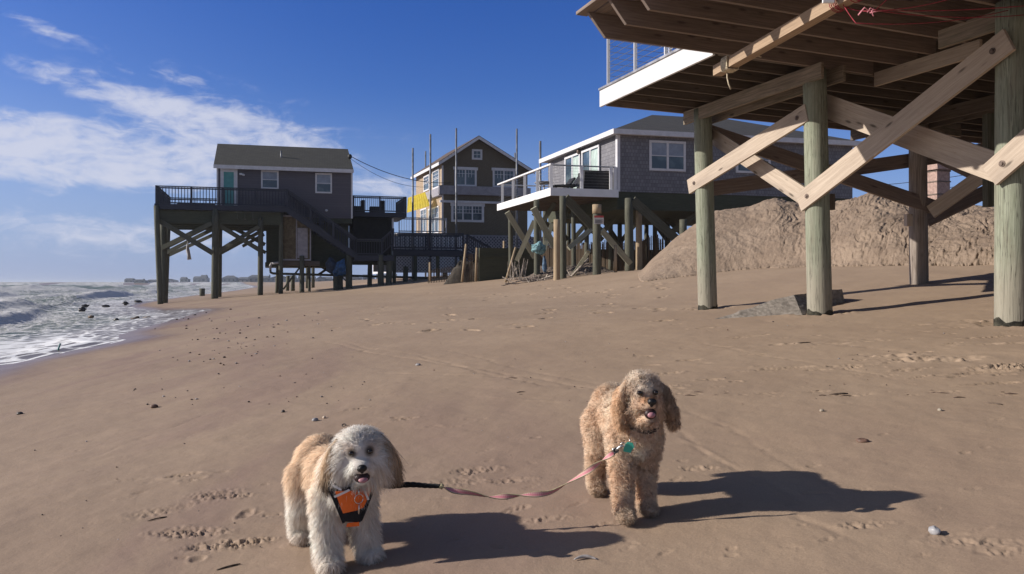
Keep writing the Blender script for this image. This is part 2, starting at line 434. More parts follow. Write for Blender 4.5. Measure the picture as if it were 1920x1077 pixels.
wet = sst(A_ - we, 1.6, -.1)
damp = sst(A_ - np.interp(B_, PB, PC), 4.5, -1.5)

m_sand, n, b = newmat('sand')
tc = n.n('ShaderNodeTexCoord').outputs['Object']
big = n.noise(tc, .55, 5, .6); mid = n.noise(tc, 7, 6, .65); fine = n.noise(tc, 170, 4, .8); speck = n.noise(tc, 1100, 2, .8)
c = n.mix(n.mr(big, .35, .68), (.350, .256, .180), (.405, .300, .211))
c = n.mix(n.m('MULTIPLY', n.mr(mid, .35, .7), .35), c, (.335, .242, .172))
c = n.mix(n.mr(fine, .34, .66), n.mix(1., c, (.80, .79, .78), 'MULTIPLY'), c)
c = n.mix(n.m('MULTIPLY', n.mr(speck, .70, .76), .75), c, (.62, .58, .54))
c = n.mix(n.m('MULTIPLY', n.mr(n.noise(n.mapv(tc, loc=(5, 1, 2)), 900, 2, .8), .69, .75), .8), c, (.07, .05, .045))
ra = n.n('ShaderNodeAttribute', attribute_name='rough').outputs['Fac']
c = n.mix(n.m('MULTIPLY', ra, .35), c, (.43, .33, .245))
da = n.n('ShaderNodeAttribute', attribute_name='damp').outputs['Fac']
# reddish garnet streaks of the damp foreshore
gs = n.noise(n.mapv(tc, sc=(1, .35, 1), rot=(0, 0, R(-21))), .9, 6, .6, .4)
c = n.mix(n.m('MULTIPLY', n.m('MULTIPLY', n.mr(gs, .44, .66), .55), da), c, (.215, .135, .12))
c = n.mix(n.m('MULTIPLY', da, .25), c, (.24, .175, .15))
wa = n.n('ShaderNodeAttribute', attribute_name='wet').outputs['Fac']
c = n.mix(n.m('MULTIPLY', wa, .5), c, (.17, .12, .095))
n.nt.links.new(c, b.inputs['Base Color'])
n.nt.links.new(n.mr(wa, .2, 1., .9, .34), b.inputs['Roughness'])
b.inputs['Specular IOR Level'].default_value = .28
bh = n.m('ADD', n.m('MULTIPLY', n.noise(tc, 60, 5, .75), 1.0), n.m('MULTIPLY', fine, .5))
bp = n.n('ShaderNodeBump', i={'Strength': n.mr(wa, 0., 1., .26, .04), 'Distance': .006, 'Height': bh})
bp2 = n.n('ShaderNodeBump', i={'Strength': .25, 'Distance': .03, 'Height': n.noise(tc, 5, 6, .65), 'Normal': bp.outputs[0]})
n.nt.links.new(bp2.outputs[0], b.inputs['Normal'])
ground = grid_mesh('beach', X, Y, Z, m_sand, closed=True, attrs={'wet': wet, 'damp': damp, 'rough': rough_at})
tag(ground, 'smooth brown sand beach sloping down to the surf', kind='structure')

# ------------------------------------------------------------------ sea
radw = np.concatenate([np.geomspace(5.5, 80, 620), np.geomspace(81, 9000, 190)])
angw = np.linspace(R(-75), R(28), 760)
X, Y = sheet('w', radw, angw)
A_, B_ = ab(X, Y); cs = np.interp(B_, PB, PC)
a = A_ - cs
sand = gz0(X, Y) + fbm(X * 2.2, Y * 2.2, 3) * .008
Zs = np.zeros_like(X); foam = np.zeros_like(X)
wn = fbm(X * .12, Y * .12, 3)
wn2 = fbm(B_ * .09, A_ * .25, 3)
for (ac, h, wd, off, fo) in [(-6.4, .22, .9, 1, .9), (-8.8, .52, 1.7, 2, 1), (-12.5, .34, 1.8, 3, .9), (-17.5, .50, 2.6, 4, 1.), (-25, .5, 3.2, 5, .8), (-35, .75, 4, 6, .9), (-52, .6, 6, 7, .7), (-75, .6, 8, 8, .75), (-110, .6, 10, 9, .5), (-160, .6, 14, 10, .4)]:
    a1 = a - ac - fbm(B_ * .05 + off * 13.7, B_ * 0 + off, 3) * min(9, abs(ac) * .16)
    amp = np.clip(.62 + fbm(B_ * (.05 + .5 / abs(ac)) + off * 7.7, B_ * 0 + 3.3 * off, 3) * 1.5, .0, 1.25)
    prof = np.where(a1 > 0, np.exp(-(a1 / (wd * .45)) ** 2), np.exp(-(a1 / (wd * 1.3)) ** 2))
    Zs += h * amp * prof
    br = np.where(a1 > -.12 * wd, np.exp(-(a1 / (wd * 1.9)) ** 2), np.exp(-((a1 + .12 * wd) / (wd * .3)) ** 2))
    foam = np.maximum(foam, (.50 + .3 * wn2) * br * (abs(ac) < 30))
    foam = np.maximum(foam, fo * np.clip(amp * 1.25 - .22, 0, 1) * br)
turb = fbm(X * 1.1, Y * 1.1, 4, .6)
Zs += turb * .05 * sst(a, -40, -12) * sst(a, -2.5, -6) + fbm(X * .35, Y * .35, 4) * .16 * sst(a, -5, -30)
Zs += np.maximum(fbm(X * 3.5, Y * 3.5, 3, .6), 0) * .10 * np.clip(foam, 0, 1) * sst(a, -4, -7)
inner = sst(a, -11, -6.5)
foam = np.maximum(foam, inner * (.66 + .35 * fbm(X * .5, Y * .5, 3)))
foam = np.maximum(foam, .46 * sst(a, -60, -12) * (1 + fbm(X * .2, Y * .4, 3)))
we = wet_edge(B_) + fbm(X * .8, Y * .8, 3) * .25
film = sand + .001 + .03 * sst(we - A_, 0, 1.5)
dist = we - A_
shallow = sst(dist, 4.2, 1.2)
Zw = np.maximum(Zs * sst(dist, 0, 5), film * (dist > 0) - 5 * (dist <= 0))
Zw = np.where(dist > 0, Zw, sand - .003 - .25 * np.clip(-dist, 0, 3))
edge = np.exp(-((dist - .10) / .16) ** 2)
edge2 = np.exp(-((dist - 1.0 - fbm(B_ * .3, B_ * 0, 3) * .5) / .22) ** 2) * sst(B_, 24, 16)
Zw += (edge2 * .035) * (dist > 0)
nearshore = sst(B_, 17.5, 14.5)
filmy = sst(dist, 2.6, .2)
foam = np.where(dist > 0, np.clip(np.maximum(foam * (1 - .30 * filmy), np.maximum(edge2 * .95, edge * .25)), 0, 1), 0)
streak = sst(B_, 17, 22) * sst(dist, 5.5, 2.5) * (dist > 0)
foam = foam * (1 - .30 * streak)
m_sea, n, b = newmat('sea_water')
tc = n.n('ShaderNodeTexCoord').outputs['Object']
fo = n.n('ShaderNodeAttribute', attribute_name='foam').outputs['Fac']
sh = n.n('ShaderNodeAttribute', attribute_name='shallow').outputs['Fac']
tcr = n.mapv(tc, sc=(1, .55, 1), rot=(0, 0, R(-21.7)))
dn = n.noise(tcr, 1.5, 3, .6, 0., 1)
wv = n.n('ShaderNodeVectorMath', operation='MULTIPLY_ADD', i={0: dn, 1: (.6, .6, .6), 2: tcr}).outputs[0]
cells = n.n('ShaderNodeTexVoronoi', feature='DISTANCE_TO_EDGE', i={'Vector': wv, 'Scale': 2.6}).outputs[0]
lace = n.m('SUBTRACT', 1., n.mr(cells, .0, .22))
fn = n.m('ADD', n.m('MULTIPLY', n.noise(tcr, 3.2, 8, .7), .65), n.m('MULTIPLY', lace, .28))
fm = n.m('ADD', fo, n.m('MULTIPLY', n.m('SUBTRACT', fn, .5), 1.3))
fmask = n.mr(fm, .25, .60)
depthc = n.mix(n.mr(n.noise(tc, .12, 3, .5), .4, .6), (.11, .18, .15), (.15, .20, .155))
wc = n.mix(sh, depthc, (.17, .145, .125))
col = n.mix(fmask, wc, (.86, .87, .89))
n.nt.links.new(col, b.inputs['Base Color'])
n.nt.links.new(n.mr(fmask, 0., 1., .42, .85), b.inputs['Roughness'])
b.inputs['IOR'].default_value = 1.33
hh = n.m('ADD', n.m('MULTIPLY', n.noise(n.mapv(tc, sc=(1, .6, 1), rot=(0, 0, R(-21.7))), 2.2, 8, .62), 1.), n.m('MULTIPLY', fmask, .25))
bp = n.n('ShaderNodeBump', i={'Strength': n.mr(sh, 0., 1., .8, .12), 'Distance': .18, 'Height': hh})
n.nt.links.new(bp.outputs[0], b.inputs['Normal'])
tl = n.n('ShaderNodeBsdfTranslucent', i={0: n.mix(fmask, (.40, .52, .40), (.85, .88, .88)), 1: bp.outputs[0]})
ms = n.n('ShaderNodeMixShader', i={0: n.m('MULTIPLY', n.m('SUBTRACT', 1., sh), .38), 1: b.outputs[0], 2: tl.outputs[0]})
n.nt.links.new(ms.outputs[0], n.nt.nodes['Material Output'].inputs[0])
sea = grid_mesh('sea', X, Y, Zw, m_sea, attrs={'foam': foam, 'shallow': shallow})
tag(sea, 'foaming blue green surf washing up the beach', kind='structure')
# ------------------------------------------------------------------ materials
m_pile = wood('treated_pile', (.33, .355, .28), (.19, .21, .155), (.25, .24, .19), .25, .6)
m_grey = wood('weathered_pile', (.36, .31, .27), (.17, .14, .12), None, .5, .8)
m_plank = wood('pine_plank', (.52, .44, .36), (.38, .31, .25), (.30, .25, .21), .9, .3)
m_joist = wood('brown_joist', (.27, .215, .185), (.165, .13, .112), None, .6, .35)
m_joistd = wood('shaded_joist', (.16, .13, .108), (.095, .078, .065), None, .5, .35)  # darker copy of the joist wood, underside shade put into the colour
m_girder = wood('old_girder', (.36, .30, .235), (.17, .14, .11), (.12, .12, .07), .8, .5)
m_timber = wood('hung_timber', (.42, .31, .215), (.28, .20, .14), None, .6, .3)
m_fascia = simple('white_fascia_paint', (.60, .60, .62), .45, .04, 2, .02)
m_white = simple('white_paint', (.78, .78, .80), .45, .04, 2, .02)
m_metal = simple('galvanised_steel', (.42, .41, .40), .4, .2, 9, .1, metal=.8)
m_rust = simple('rusty_bolt', (.17, .13, .11), .6, .3, 30, .3, metal=.4)
m_cable = simple('steel_cable', (.35, .35, .36), .35, .1, 5, metal=.7)
m_darkgrey = wood('charcoal_painted_wood', (.052, .056, .078), (.036, .040, .058), None, .1, .15, .6)
m_dkgreen = wood('dark_green_wood', (.085, .09, .065), (.05, .055, .038), None, .4, .3)
m_postgrey = wood('dark_grey_post', (.135, .135, .105), (.06, .062, .048), None, .4, .5)  # dark grey grained wood
m_concrete = simple('grey_rubble', (.35, .31, .27), .9, .2, 20, .8, det=9)
m_rope = simple('cream_rope', (.62, .54, .40), .8, .2, 60, .3)
m_redcord = simple('red_cord', (.30, .03, .05), .7, .2, 30)
m_pink = simple('pink_ribbon', (.75, .30, .36), .7, .1, 30)
m_black = simple('black_cloth', (.012, .012, .014), .75, .3, 8, .2)
m_brick = simple('pink_brick', (.42, .29, .25), .85, .15, 8, .3)
m_wire = simple('dark_wire', (.02, .02, .02), .6, .1, 3)

def wear(m, zlo, zhi, col):
    n = NT(m.node_tree); b = m.node_tree.nodes['Principled BSDF']; src = b.inputs['Base Color'].links[0].from_socket
    tcn = n.n('ShaderNodeTexCoord'); z = n.n('ShaderNodeSeparateXYZ', i={0: tcn.outputs['Object']}).outputs[2]
    z = n.m('ADD', z, n.m('MULTIPLY', n.m('SUBTRACT', n.noise(n.mapv(tcn.outputs['Object'], sc=(9, 9, 1.2)), 1.0, 5, .6), .5), .9))
    c = n.mix(n.m('MULTIPLY', n.mr(z, zhi, zlo), .85), src, col)
    bl = n.noise(n.mapv(tcn.outputs['Object'], sc=(4, 4, 1.5)), 1.3, 6, .7); c = n.mix(n.m('MULTIPLY', n.mr(bl, .52, .70), .55), c, (.20, .185, .14))
    ck = n.noise(n.mapv(tcn.outputs['UV'], sc=(.8, 34, 1)), 1.0, 3, .6, .4); c = n.mix(n.m('MULTIPLY', n.mr(n.m('ABSOLUTE', n.m('SUBTRACT', ck, .5)), .018, .004), .75), c, (.06, .055, .045))
    n.nt.links.new(c, b.inputs['Base Color'])
wear(m_pile, .2, 1.1, (.30, .275, .225))

# ------------------------------------------------------------------ raised deck on piles, right
org = E2 * 7.3 + E1 * 7.54; org.z = gz(org.x, org.y)
deck = thing('raised_deck', 'unfinished raised timber deck on thick pale green piles with crossed plank braces', 'raised deck', org)
ZB = CZ + 2.62      # girder underside
ZJ = CZ + 2.80      # joist underside
def W(a, b, z): v = E2 * a + E1 * b; return Vector((v.x, v.y, z))
def pile(px, d, zt, r, mat, name='pile', lean=0., parent=None, n=28):
    x, y = (px - 960) / F * d, d
    g = gz(x, y)
    m = MB(); k = 14
    zs = [g - .3 + (zt - g + .3) * i / k for i in range(k + 1)]
    m.tube([(x + lean * (1 - (z - g) / (zt - g)) * -1 + lean, y, z) if False else (x - lean * (z - g) / (zt - g), y, z) for z in zs], [r * (1 - .07 * i / k) for i in range(k + 1)], n, wob=.012)
    return m.build(name, mat, parent), Vector((x, y, g))
p1, P1 = pile(1327, 11.9, ZJ - .02, .15, m_pile, parent=deck, lean=.085)
p2, P2 = pile(1537, 9.71, ZJ - .02, .155, m_pile, parent=deck, lean=.07)
p3, P3 = pile(1897, 7.37, ZJ - .02, .15, m_pile, parent=deck)
p4, P4 = pile(1723, 12.4, CZ + 2.5, .145, m_grey, parent=deck, lean=.02)
tag(p4, 'weathered grey brown bare pile')
for (a_, b_) in ((7.3, 2.6), (7.3, .2), (10.9, 6.4), (10.9, 3.9), (14.5, 9.0), (14.5, 6.4), (14.6, 10.1)):
    c = W(a_, b_, 0); g = gz(c.x, c.y)
    m = MB(); m.tube([(c.x, c.y, g - .3 + (ZB - g + .3) * i / 8) for i in range(9)], .14, 20, wob=.012)
    m.build('pile', m_grey if a_ > 10 else m_pile, deck)
# dark algae collars at the foot of the piles
m_alg = simple('algae_band', (.045, .042, .03), .9, .4, 14, .5)
for po, q, r in ((p1, P1, .153), (p2, P2, .158), (p3, P3, .153)):
    m = MB(); nn_ = 28; m2 = []
    for i in range(nn_):
        a0, a1 = 6.2832 * i / nn_, 6.2832 * (i + 1) / nn_
        hh_ = lambda a: .035 + .022 * math.sin(a * 3 + q.x) + .014 * math.sin(a * 7 + q.y * 3)
        f = lambda a, z: (q.x + math.cos(a) * r, q.y + math.sin(a) * r, q.z + z)
        m.poly([f(a0, -.1), f(a1, -.1), f(a1, hh_(a1)), f(a0, hh_(a0))], True)
    m.build('algae_band', m_alg, po)
# girders (two planks each side of the piles)
def girder(a_, b0, b1, zb, h=.2, t=.045, off=.18, mat=m_girder):
    for s in (-1, 1):
        m = MB(); m.bar(W(a_ + s * off, b0, zb + h / 2), W(a_ + s * off, b1, zb + h / 2), h, t, side=E2); m.build('girder', mat, deck)
girder(7.3, 10.28, 7.30, CZ + 2.60)
m = MB(); m.bar(W(8.14, 7.42, CZ + 2.71), W(8.14, 5.95, CZ + 2.71), .18, .045, side=E2); m.build('girder', m_plank, deck)
m = MB(); m.bar(W(7.48, 5.95, ZJ - .09), W(7.48, -1.5, ZJ - .09), .2, .045, side=E2); m.build('girder', m_girder, deck)
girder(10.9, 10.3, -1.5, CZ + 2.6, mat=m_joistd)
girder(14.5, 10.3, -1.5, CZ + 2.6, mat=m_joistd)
# lower near deck: joists with raked ends, run inland
JH = .26
for i in range(17):
    b_ = 7.5 - i * .465
    y0 = 3.90
    m = MB(); t = .042; e = E1 * (t / 2)
    ln = 8.17 + (.25 if i % 3 == 1 else 0)
    pts = [W(4.12, b_, ZJ), W(ln, b_, ZJ), W(ln, b_, ZJ + JH), W(3.90, b_, ZJ + JH)]
    m.slab([p - e for p in pts], e * 2)
    m.build('joist', m_joist, deck)
# deck boards of the near deck, run along the shore
m = MB(); a_ = 3.82; i = 0
while a_ < 8.2:
    m.bar(W(a_ + .07, 7.62 + random.uniform(-.01, .01), ZJ + JH + .022), W(a_ + .07, -.6, ZJ + JH + .022), .14, .036, side=(0, 0, 1)); a_ += .1465 if i % 9 else .16; i += 1
m.build('deck_boards', m_joist, deck)
# white edged deck: joists inland, rim joist, fascia
for i in range(8):
    b_ = 10.35 - i * .4
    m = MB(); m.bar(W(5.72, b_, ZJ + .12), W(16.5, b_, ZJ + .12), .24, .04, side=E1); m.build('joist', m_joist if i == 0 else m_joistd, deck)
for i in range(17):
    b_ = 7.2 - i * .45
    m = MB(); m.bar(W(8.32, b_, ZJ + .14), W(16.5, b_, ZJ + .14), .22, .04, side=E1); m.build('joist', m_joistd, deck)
m = MB(); a_ = 5.75
while a_ < 8.0:
    m.bar(W(a_ + .07, 10.4, ZJ + .262), W(a_ + .07, 7.55, ZJ + .262), .143, .03, side=(0, 0, 1)); a_ += .147
m.build('deck_boards', m_joistd, deck)
m = MB(); m.bar(W(8.0, 4.4, ZJ + .40), W(16.6, 4.4, ZJ + .40), 12.0, .20, side=(0, 0, 1)); m.build('floor_panel', m_joistd, deck)
m = MB(); m.bar(W(5.66, 10.44, CZ + 2.925), W(5.66, 7.56, CZ + 2.925), .26, .035, side=E2); fas = m.build('fascia_board', m_fascia, deck); tag(fas, 'bright white fascia board')
m = MB(); m.bar(W(5.70, 10.44, CZ + 3.07), W(5.70, 7.56, CZ + 3.07), .16, .03, side=(0, 0, 1)); m.build('edge_trim', m_metal, deck)
# railing posts and cables
zt = CZ + 3.085
rl = MB()
pb = [10.33, 9.52, 8.72, 8.02]
for b_ in pb:
    m = MB(); m.bar(W(5.74, b_, zt), W(5.74, b_, zt + .98), .045, .045); m.build('railing_post', m_white, deck)
for a_ in (6.9, 8.0):
    m = MB(); m.bar(W(a_, 10.36, zt), W(a_, 10.36, zt + .98), .045, .045); m.build('railing_post', m_white, deck)
for i in range(9):
    z = zt + .1 + i * .095
    rl.tube([W(5.74, 10.33, z), W(5.74, 7.6, z)], .004, 5); rl.tube([W(5.74, 10.36, z), W(9.0, 10.36, z)], .004, 5)
rl.build('railing_cable', m_cable, deck)
m = MB(); m.bar(W(5.74, 10.4, zt + 1.0), W(5.74, 7.6, zt + 1.0), .09, .035, side=(0, 0, 1)); m.bar(W(5.70, 10.36, zt + 1.02), W(9.0, 10.36, zt + 1.02), .09, .035, side=(0, 0, 1)); m.build('top_rail', m_white, deck)

# plank braces
def brace(p, q, wd=.235, t=.042, mat=m_plank, side=E2, bolts=True, lab=None, so=1):
    m = MB(); p, q = Vector(p), Vector(q); m.bar(p, q, wd, t, side=side)
    o = m.build('brace', mat, deck)
    if lab: tag(o, lab)
    if bolts:
        d = (q - p).normalized(); s = Vector(side).normalized() * -so
        for c in (p + d * .17, q - d * .17):
            bm_ = MB(); bm_.tube([c + s * (t / 2 - .004), c + s * (t / 2 + .008)], .032, 12); bm_.tube([c + s * (t / 2), c + s * (t / 2 + .022)], .017, 6); bm_.build('bolt', m_rust, o)
    return o
sw = 7.3 - .15 - .03
def at_a(px, py, a_):
    """point on the plane a = a_ seen at this pixel"""
    k = (px - 960) / F; y = a_ / (E2.x * k + E2.y); return P(px, py, y)
brace(at_a(1292, 351, sw), at_a(1514, 211, sw))
brace(at_a(1499, 381, sw), at_a(1893, 74, sw), wd=.25, lab='long pale brace with rust stains')
brace(at_a(1856, 330, sw), at_a(2420, -160, sw), wd=.25)
il = 7.3 + .15 + .03
brace(at_a(1318, 243, il), at_a(1322 + 200, 378, il), bolts=False)
brace(at_a(1529, 192, il), at_a(1885, 320, il), wd=.29, mat=m_plank, bolts=False)
# braces inland
pi1 = P(1316, 243, 12.05); pi4 = P(1752, 389, 12.3)
brace(pi1, pi4, mat=m_joist, side=E1, bolts=False)
brace(P(1322, 356, 12.15), P(1850, 281, 12.75), mat=m_joist, side=E1, bolts=False)
brace(P(1745, 398, 12.2), P(1900, 288, 11.3), mat=m_plank, bolts=False)
brace(P(1735, 415, 12.6), P(1900, 335, 12.3), mat=m_joist, bolts=False)
brace(P(1760, 292, 12.7), P(1885, 352, 11.8), mat=m_joist, bolts=False)
brace(P(1560, 205, 10.2), P(1800, 245, 13.5), mat=m_girder, bolts=False, side=E1)
m = MB(); m.bar(P(1703, 402, 12.2), P(1703, 424, 12.2), .10, .09); m.build('blocking', m_plank, deck)
m = MB(); m.bar(P(1855, 214, 10.5), P(1855, 388, 10.5), .12, .12); m.build('blocking', m_postgrey, deck)
m = MB(); m.bar(P(1559, 364, 9.9), P(1559, 394, 9.9), .07, .07); m.build('blocking', m_joistd, deck)

# hung timber with rope lashing
ta, tb = P(1345, 134, 8.4), P(1600, -12, 6.33)
tb = ta + (tb - ta) * 1.3
o = thing('hanging_timber', 'long square timber hung under the deck with pale rope lashed round its end', 'timber', ta)
m = MB(); m.bar(ta, tb, .11, .11); m.build('timber', m_timber, o)
d = (tb - ta).normalized(); sd = Vector((0, 0, 1)).cross(d).normalized(); up = d.cross(sd)
m = MB()
for i in range(7):
    c = ta + d * (.20 + i * .018)
    m.tube([c + sd * math.cos(a) * .072 * (1.0 / max(abs(math.cos(a)), abs(math.sin(a))) ** .8) + up * math.sin(a) * .072 * (1.0 / max(abs(math.cos(a)), abs(math.sin(a))) ** .8) for a in [6.2832 * j / 16 for j in range(17)]], .009, 6)
c = ta + d * .2 - up * .07
m.tube([c, c + Vector((.0, 0, -.06)), c + Vector((.015, 0, -.13)), c + Vector((.04, 0, -.19))], .008, 6)
c2 = ta + d * .33 + sd * -.05
m.tube([c2, c2 + Vector((.12, -.02, .0)), c2 + Vector((.24, -.04, .06)), c2 + Vector((.34, 0, .05))], .008, 6)
m.build('rope', m_rope, o)
# red cord wound round the timber's upper part, strung to the pile
t1 = ta + d * 1.95
m = MB()
for i in range(9):
    c = t1 + d * (i * .017 + random.uniform(-.004, .004) + (.12 if i > 5 else 0)); tl = random.uniform(-.03, .03)
    m.tube([c + d * tl * math.sin(a) + sd * math.cos(a) * .085 + up * math.sin(a) * .085 for a in [6.2832 * j / 12 for j in range(13)]], .0035, 5)
def sag(p, q, s, n=10): return [Vector(p).lerp(Vector(q), i / n) - Vector((0, 0, s * 4 * (i / n) * (1 - i / n))) for i in range(n + 1)]
k1 = P(1640, 20, 6.3)
for q, s in ((P(1935, 10, 6.4), .02), (P(1860, -30, 6.0), .05), (P(1700, -40, 6.), .01), (P(1925, 28, 7.2), .04)):
    m.tube(sag(k1, q, s), .004, 5)
m.tube(sag(t1, k1, .03), .005, 5); m.tube(sag(t1 + d * .05, P(1605, 44, 6.2), .01), .004, 5); m.tube(sag(P(1605, 44, 6.2), P(1890, 20, 7.1), .05), .004, 5)
cd_ = m.build('red_cord', m_redcord, None, origin=t1)
tag(cd_, 'tangled dark red cord wound round the hanging timber and strung to the green pile', 'cord')
m = MB()
for j in range(5):
    c = k1 + Vector((-.05 + j * .02, 0, 0)); m.tube([c, c + Vector((random.uniform(-.05, .05), 0, random.uniform(-.04, .03))), c + Vector((random.uniform(-.09, .09), 0, random.uniform(-.05, .01)))], .006, 5)
tag(m.build('pink_ribbon', m_pink, None, origin=k1), 'small frayed pink ribbon knotted in the red cord', 'ribbon')
m = MB(); m.bar(P(1553, -40, 6.0), P(1553, 6, 6.0), .09, .02, side=(0, 1, 0)); m.build('white_tag', m_white, o)

# concrete slab fragment behind the middle pile
so = hit(1430, 594)
m2 = MB()
A = P(1340, 598, 9.9); B = P(1506, 596, 9.8); C = P(1488, 553, 10.25); D = P(1500, 560, 12.5); E = P(1579, 543, 11.0); B2 = P(1584, 570, 10.9)
def wob(p): return p + Vector((0, 0, mnoise.noise(p * 4) * .03 + mnoise.noise(p * 13) * .012))
def fan(a, b, c, n_=10):
    g = {}
    for i in range(n_ + 1):
        for j in range(n_ + 1 - i): g[i, j] = wob(a + (b - a) * i / n_ + (c - a) * j / n_)
    for i in range(n_):
        for j in range(n_ - i):
            m2.poly([g[i, j], g[i + 1, j], g[i, j + 1]])
            if i + j < n_ - 1: m2.poly([g[i + 1, j], g[i + 1, j + 1], g[i, j + 1]])
fan(A, B, C); fan(A, C, D); fan(C, E, D); fan(B, B2, C); fan(B2, E, C)
lo = [q - Vector((0, 0, .35)) for q in (A, B, B2, E, D)]; hi = [A, B, B2, E, D]
for i in range(5): m2.poly([lo[i], lo[(i + 1) % 5], hi[(i + 1) % 5], hi[i]])
sb = m2.build('concrete_slab', m_concrete, None, origin=so)
tag(sb, 'tilted grey concrete slab half buried in sand behind the middle green pile', 'concrete slab')

# ------------------------------------------------------------------ sand mound
mx = [1150, 1190, 1225, 1250, 1300, 1340, 1400, 1455, 1500, 1560, 1640, 1700, 1780, 1860, 1940, 2100, 2400, 2500]
my = [520, 508, 484, 462, 425, 397, 388, 373, 385, 378, 361, 374, 381, 386, 383, 380, 480, 500]
base = {px: hit(px, 503, 8, 60) for px in range(1150, 2501, 50)}
bpx = np.array(sorted(base)); bd = np.array([min(base[p].y, 24) for p in sorted(base)])
bd = np.minimum(bd, 19)
print('mound base depth', bd)
pxs = np.concatenate([np.linspace(1150, 1960, 620), np.linspace(1965, 2500, 80)]); dd = np.concatenate([np.linspace(-1.0, 5, 230), np.linspace(5.1, 11, 40)])
D0 = np.interp(pxs, bpx, np.convolve(np.pad(bd, 2, 'edge'), np.ones(5) / 5, 'valid'))
KK = (pxs - 960) / F
Yg = D0[:, None] + dd[None, :] * np.ones_like(pxs)[:, None]; Xg = KK[:, None] * Yg
G = gz0(Xg, Yg)
dc = 4.3
yc = D0 + dc
crest = CZ - (np.interp(pxs, mx, my) - HY) / F * yc
crest = np.convolve(np.pad(crest, 4, 'edge'), np.ones(9) / 9, 'valid')
gb = gz0(KK * D0, D0)
t = np.clip((Yg - D0[:, None]) / dc, 0, 1)
tb_ = np.clip((Yg - yc[:, None]) / 6, 0, 1)
S_ = 1 - (1 - t) ** 1.25; S_ = S_ * sst(t, -.02, .22)
H = gb[:, None] + (crest - gb)[:, None] * S_
H = np.where(tb_ > 0, crest[:, None] - (crest - gb + .4)[:, None] * sst(tb_, 0, 1), H)
amp = np.clip((crest - gb) / 1.5, 0, 1)[:, None] * sst(t, 0, .12)
rid = 1 - np.abs(fbm(Xg * 1.6 + Yg * .35, Yg * .7, 4, .6))
H += amp * (fbm(Xg * .45, Yg * .45, 3, .5) * .18 + (rid - .8) * .05 + fbm(Xg * 6, Yg * 4, 5, .65) * .035)
ru = Xg * 2.6 - Yg * 1.9; rv = Yg * .55 + Xg * .35
H -= (.12 + .88 * sst(Xg, 5.0, 9.0)) * amp * np.clip(.26 - np.abs(fbm(ru * .8 + fbm(Xg, Yg, 2) * 1.6, rv * 1.3 + fbm(Yg, Xg, 2), 5, .66)) * 1.3, 0, 1) * .17
H -= amp * np.clip(.22 - np.abs(fbm(ru * 2.7 + 9, rv * 3.1, 4, .65)), 0, 1) * (.03 + .04 * sst(Xg, 5, 9))
H = np.where(t <= 0, G - .06, H); H = G + (H - G) * sst(pxs, 1188, 1225)[None, :].T if False else G + (H - G) * sst(pxs, 1188, 1225)[:, None]
H = np.where(H < G + .02, G - .10, H)
m_mound, n, b = newmat('mound_sand')
tc = n.n('ShaderNodeTexCoord').outputs['Object']
c = n.mix(n.mr(n.noise(tc, .9, 6, .65), .35, .65), (.255, .192, .145), (.325, .248, .188))
c = n.mix(n.m('MULTIPLY', n.mr(n.noise(tc, 5, 8, .7), .45, .7), .5), c, (.19, .14, .105))
n.nt.links.new(c, b.inputs['Base Color']); b.inputs['Roughness'].default_value = .95; b.inputs['Specular IOR Level'].default_value = .15
bp = n.n('ShaderNodeBump', i={'Strength': .9, 'Distance': .045, 'Height': n.noise(tc, 14, 9, .78)})
n.nt.links.new(bp.outputs[0], b.inputs['Normal'])
mo = grid_mesh('sand_mound', Xg[::-1], Yg[::-1], H[::-1], m_mound)
tag(mo, 'long bulldozed heap of brown sand with rough eroded flank', kind='structure')
# ------------------------------------------------------------------ house materials
def roofmat(name, c1, c2):
    m, n, b = newmat(name); uv = n.n('ShaderNodeTexCoord').outputs['UV']
    br = n.n('ShaderNodeTexBrick', i={'Vector': uv, 'Scale': 1., 'Color1': (*c1, 1), 'Color2': (*c2, 1), 'Mortar': (*[x * .5 for x in c2], 1), 'Mortar Size': .012, 'Brick Width': .3, 'Row Height': .14})
    c = n.mix(n.m('MULTIPLY', n.mr(n.noise(uv, 40, 4, .7), .35, .65), .4), br.outputs[0], c2)
    c = n.mix(n.m('MULTIPLY', n.mr(n.noise(uv, .8, 5, .7), .45, .7), .35), c, [x * .7 for x in c1])
    n.nt.links.new(c, b.inputs['Base Color']); b.inputs['Roughness'].default_value = .9
    return m
def shingle(name, c1, c2, cm, bw=.14, rh=.17, bump=.6):
    m, n, b = newmat(name); uv = n.n('ShaderNodeTexCoord').outputs['UV']
    br = n.n('ShaderNodeTexBrick', i={'Vector': uv, 'Scale': 1., 'Color1': (*c1, 1), 'Color2': (*c2, 1), 'Mortar': (*cm, 1), 'Mortar Size': .008, 'Brick Width': bw, 'Row Height': rh, 'Bias': .0})
    c = n.mix(n.m('MULTIPLY', n.mr(n.noise(uv, 2.5, 6, .7), .4, .7), .45), br.outputs[0], c2)
    n.nt.links.new(c, b.inputs['Base Color']); b.inputs['Roughness'].default_value = .85
    bp = n.n('ShaderNodeBump', i={'Strength': bump, 'Distance': .01, 'Height': n.m('SUBTRACT', 1., br.outputs[1])})
    n.nt.links.new(bp.outputs[0], b.inputs['Normal']); return m
m_roofd = roofmat('dark_grey_roof', (.062, .062, .056), (.042, .042, .040))
m_roofc = roofmat('charcoal_roof', (.075, .072, .068), (.048, .047, .048))
m_roofb = roofmat('brown_roof', (.14, .10, .08), (.09, .065, .055))
m_lav = shingle('grey_mauve_cladding', (.118, .112, .135), (.105, .098, .122), (.08, .075, .095), 2.4, .14, .3)
m_olive = shingle('olive_shingle', (.15, .122, .085), (.128, .104, .070), (.09, .072, .05), .15, .16, .4)
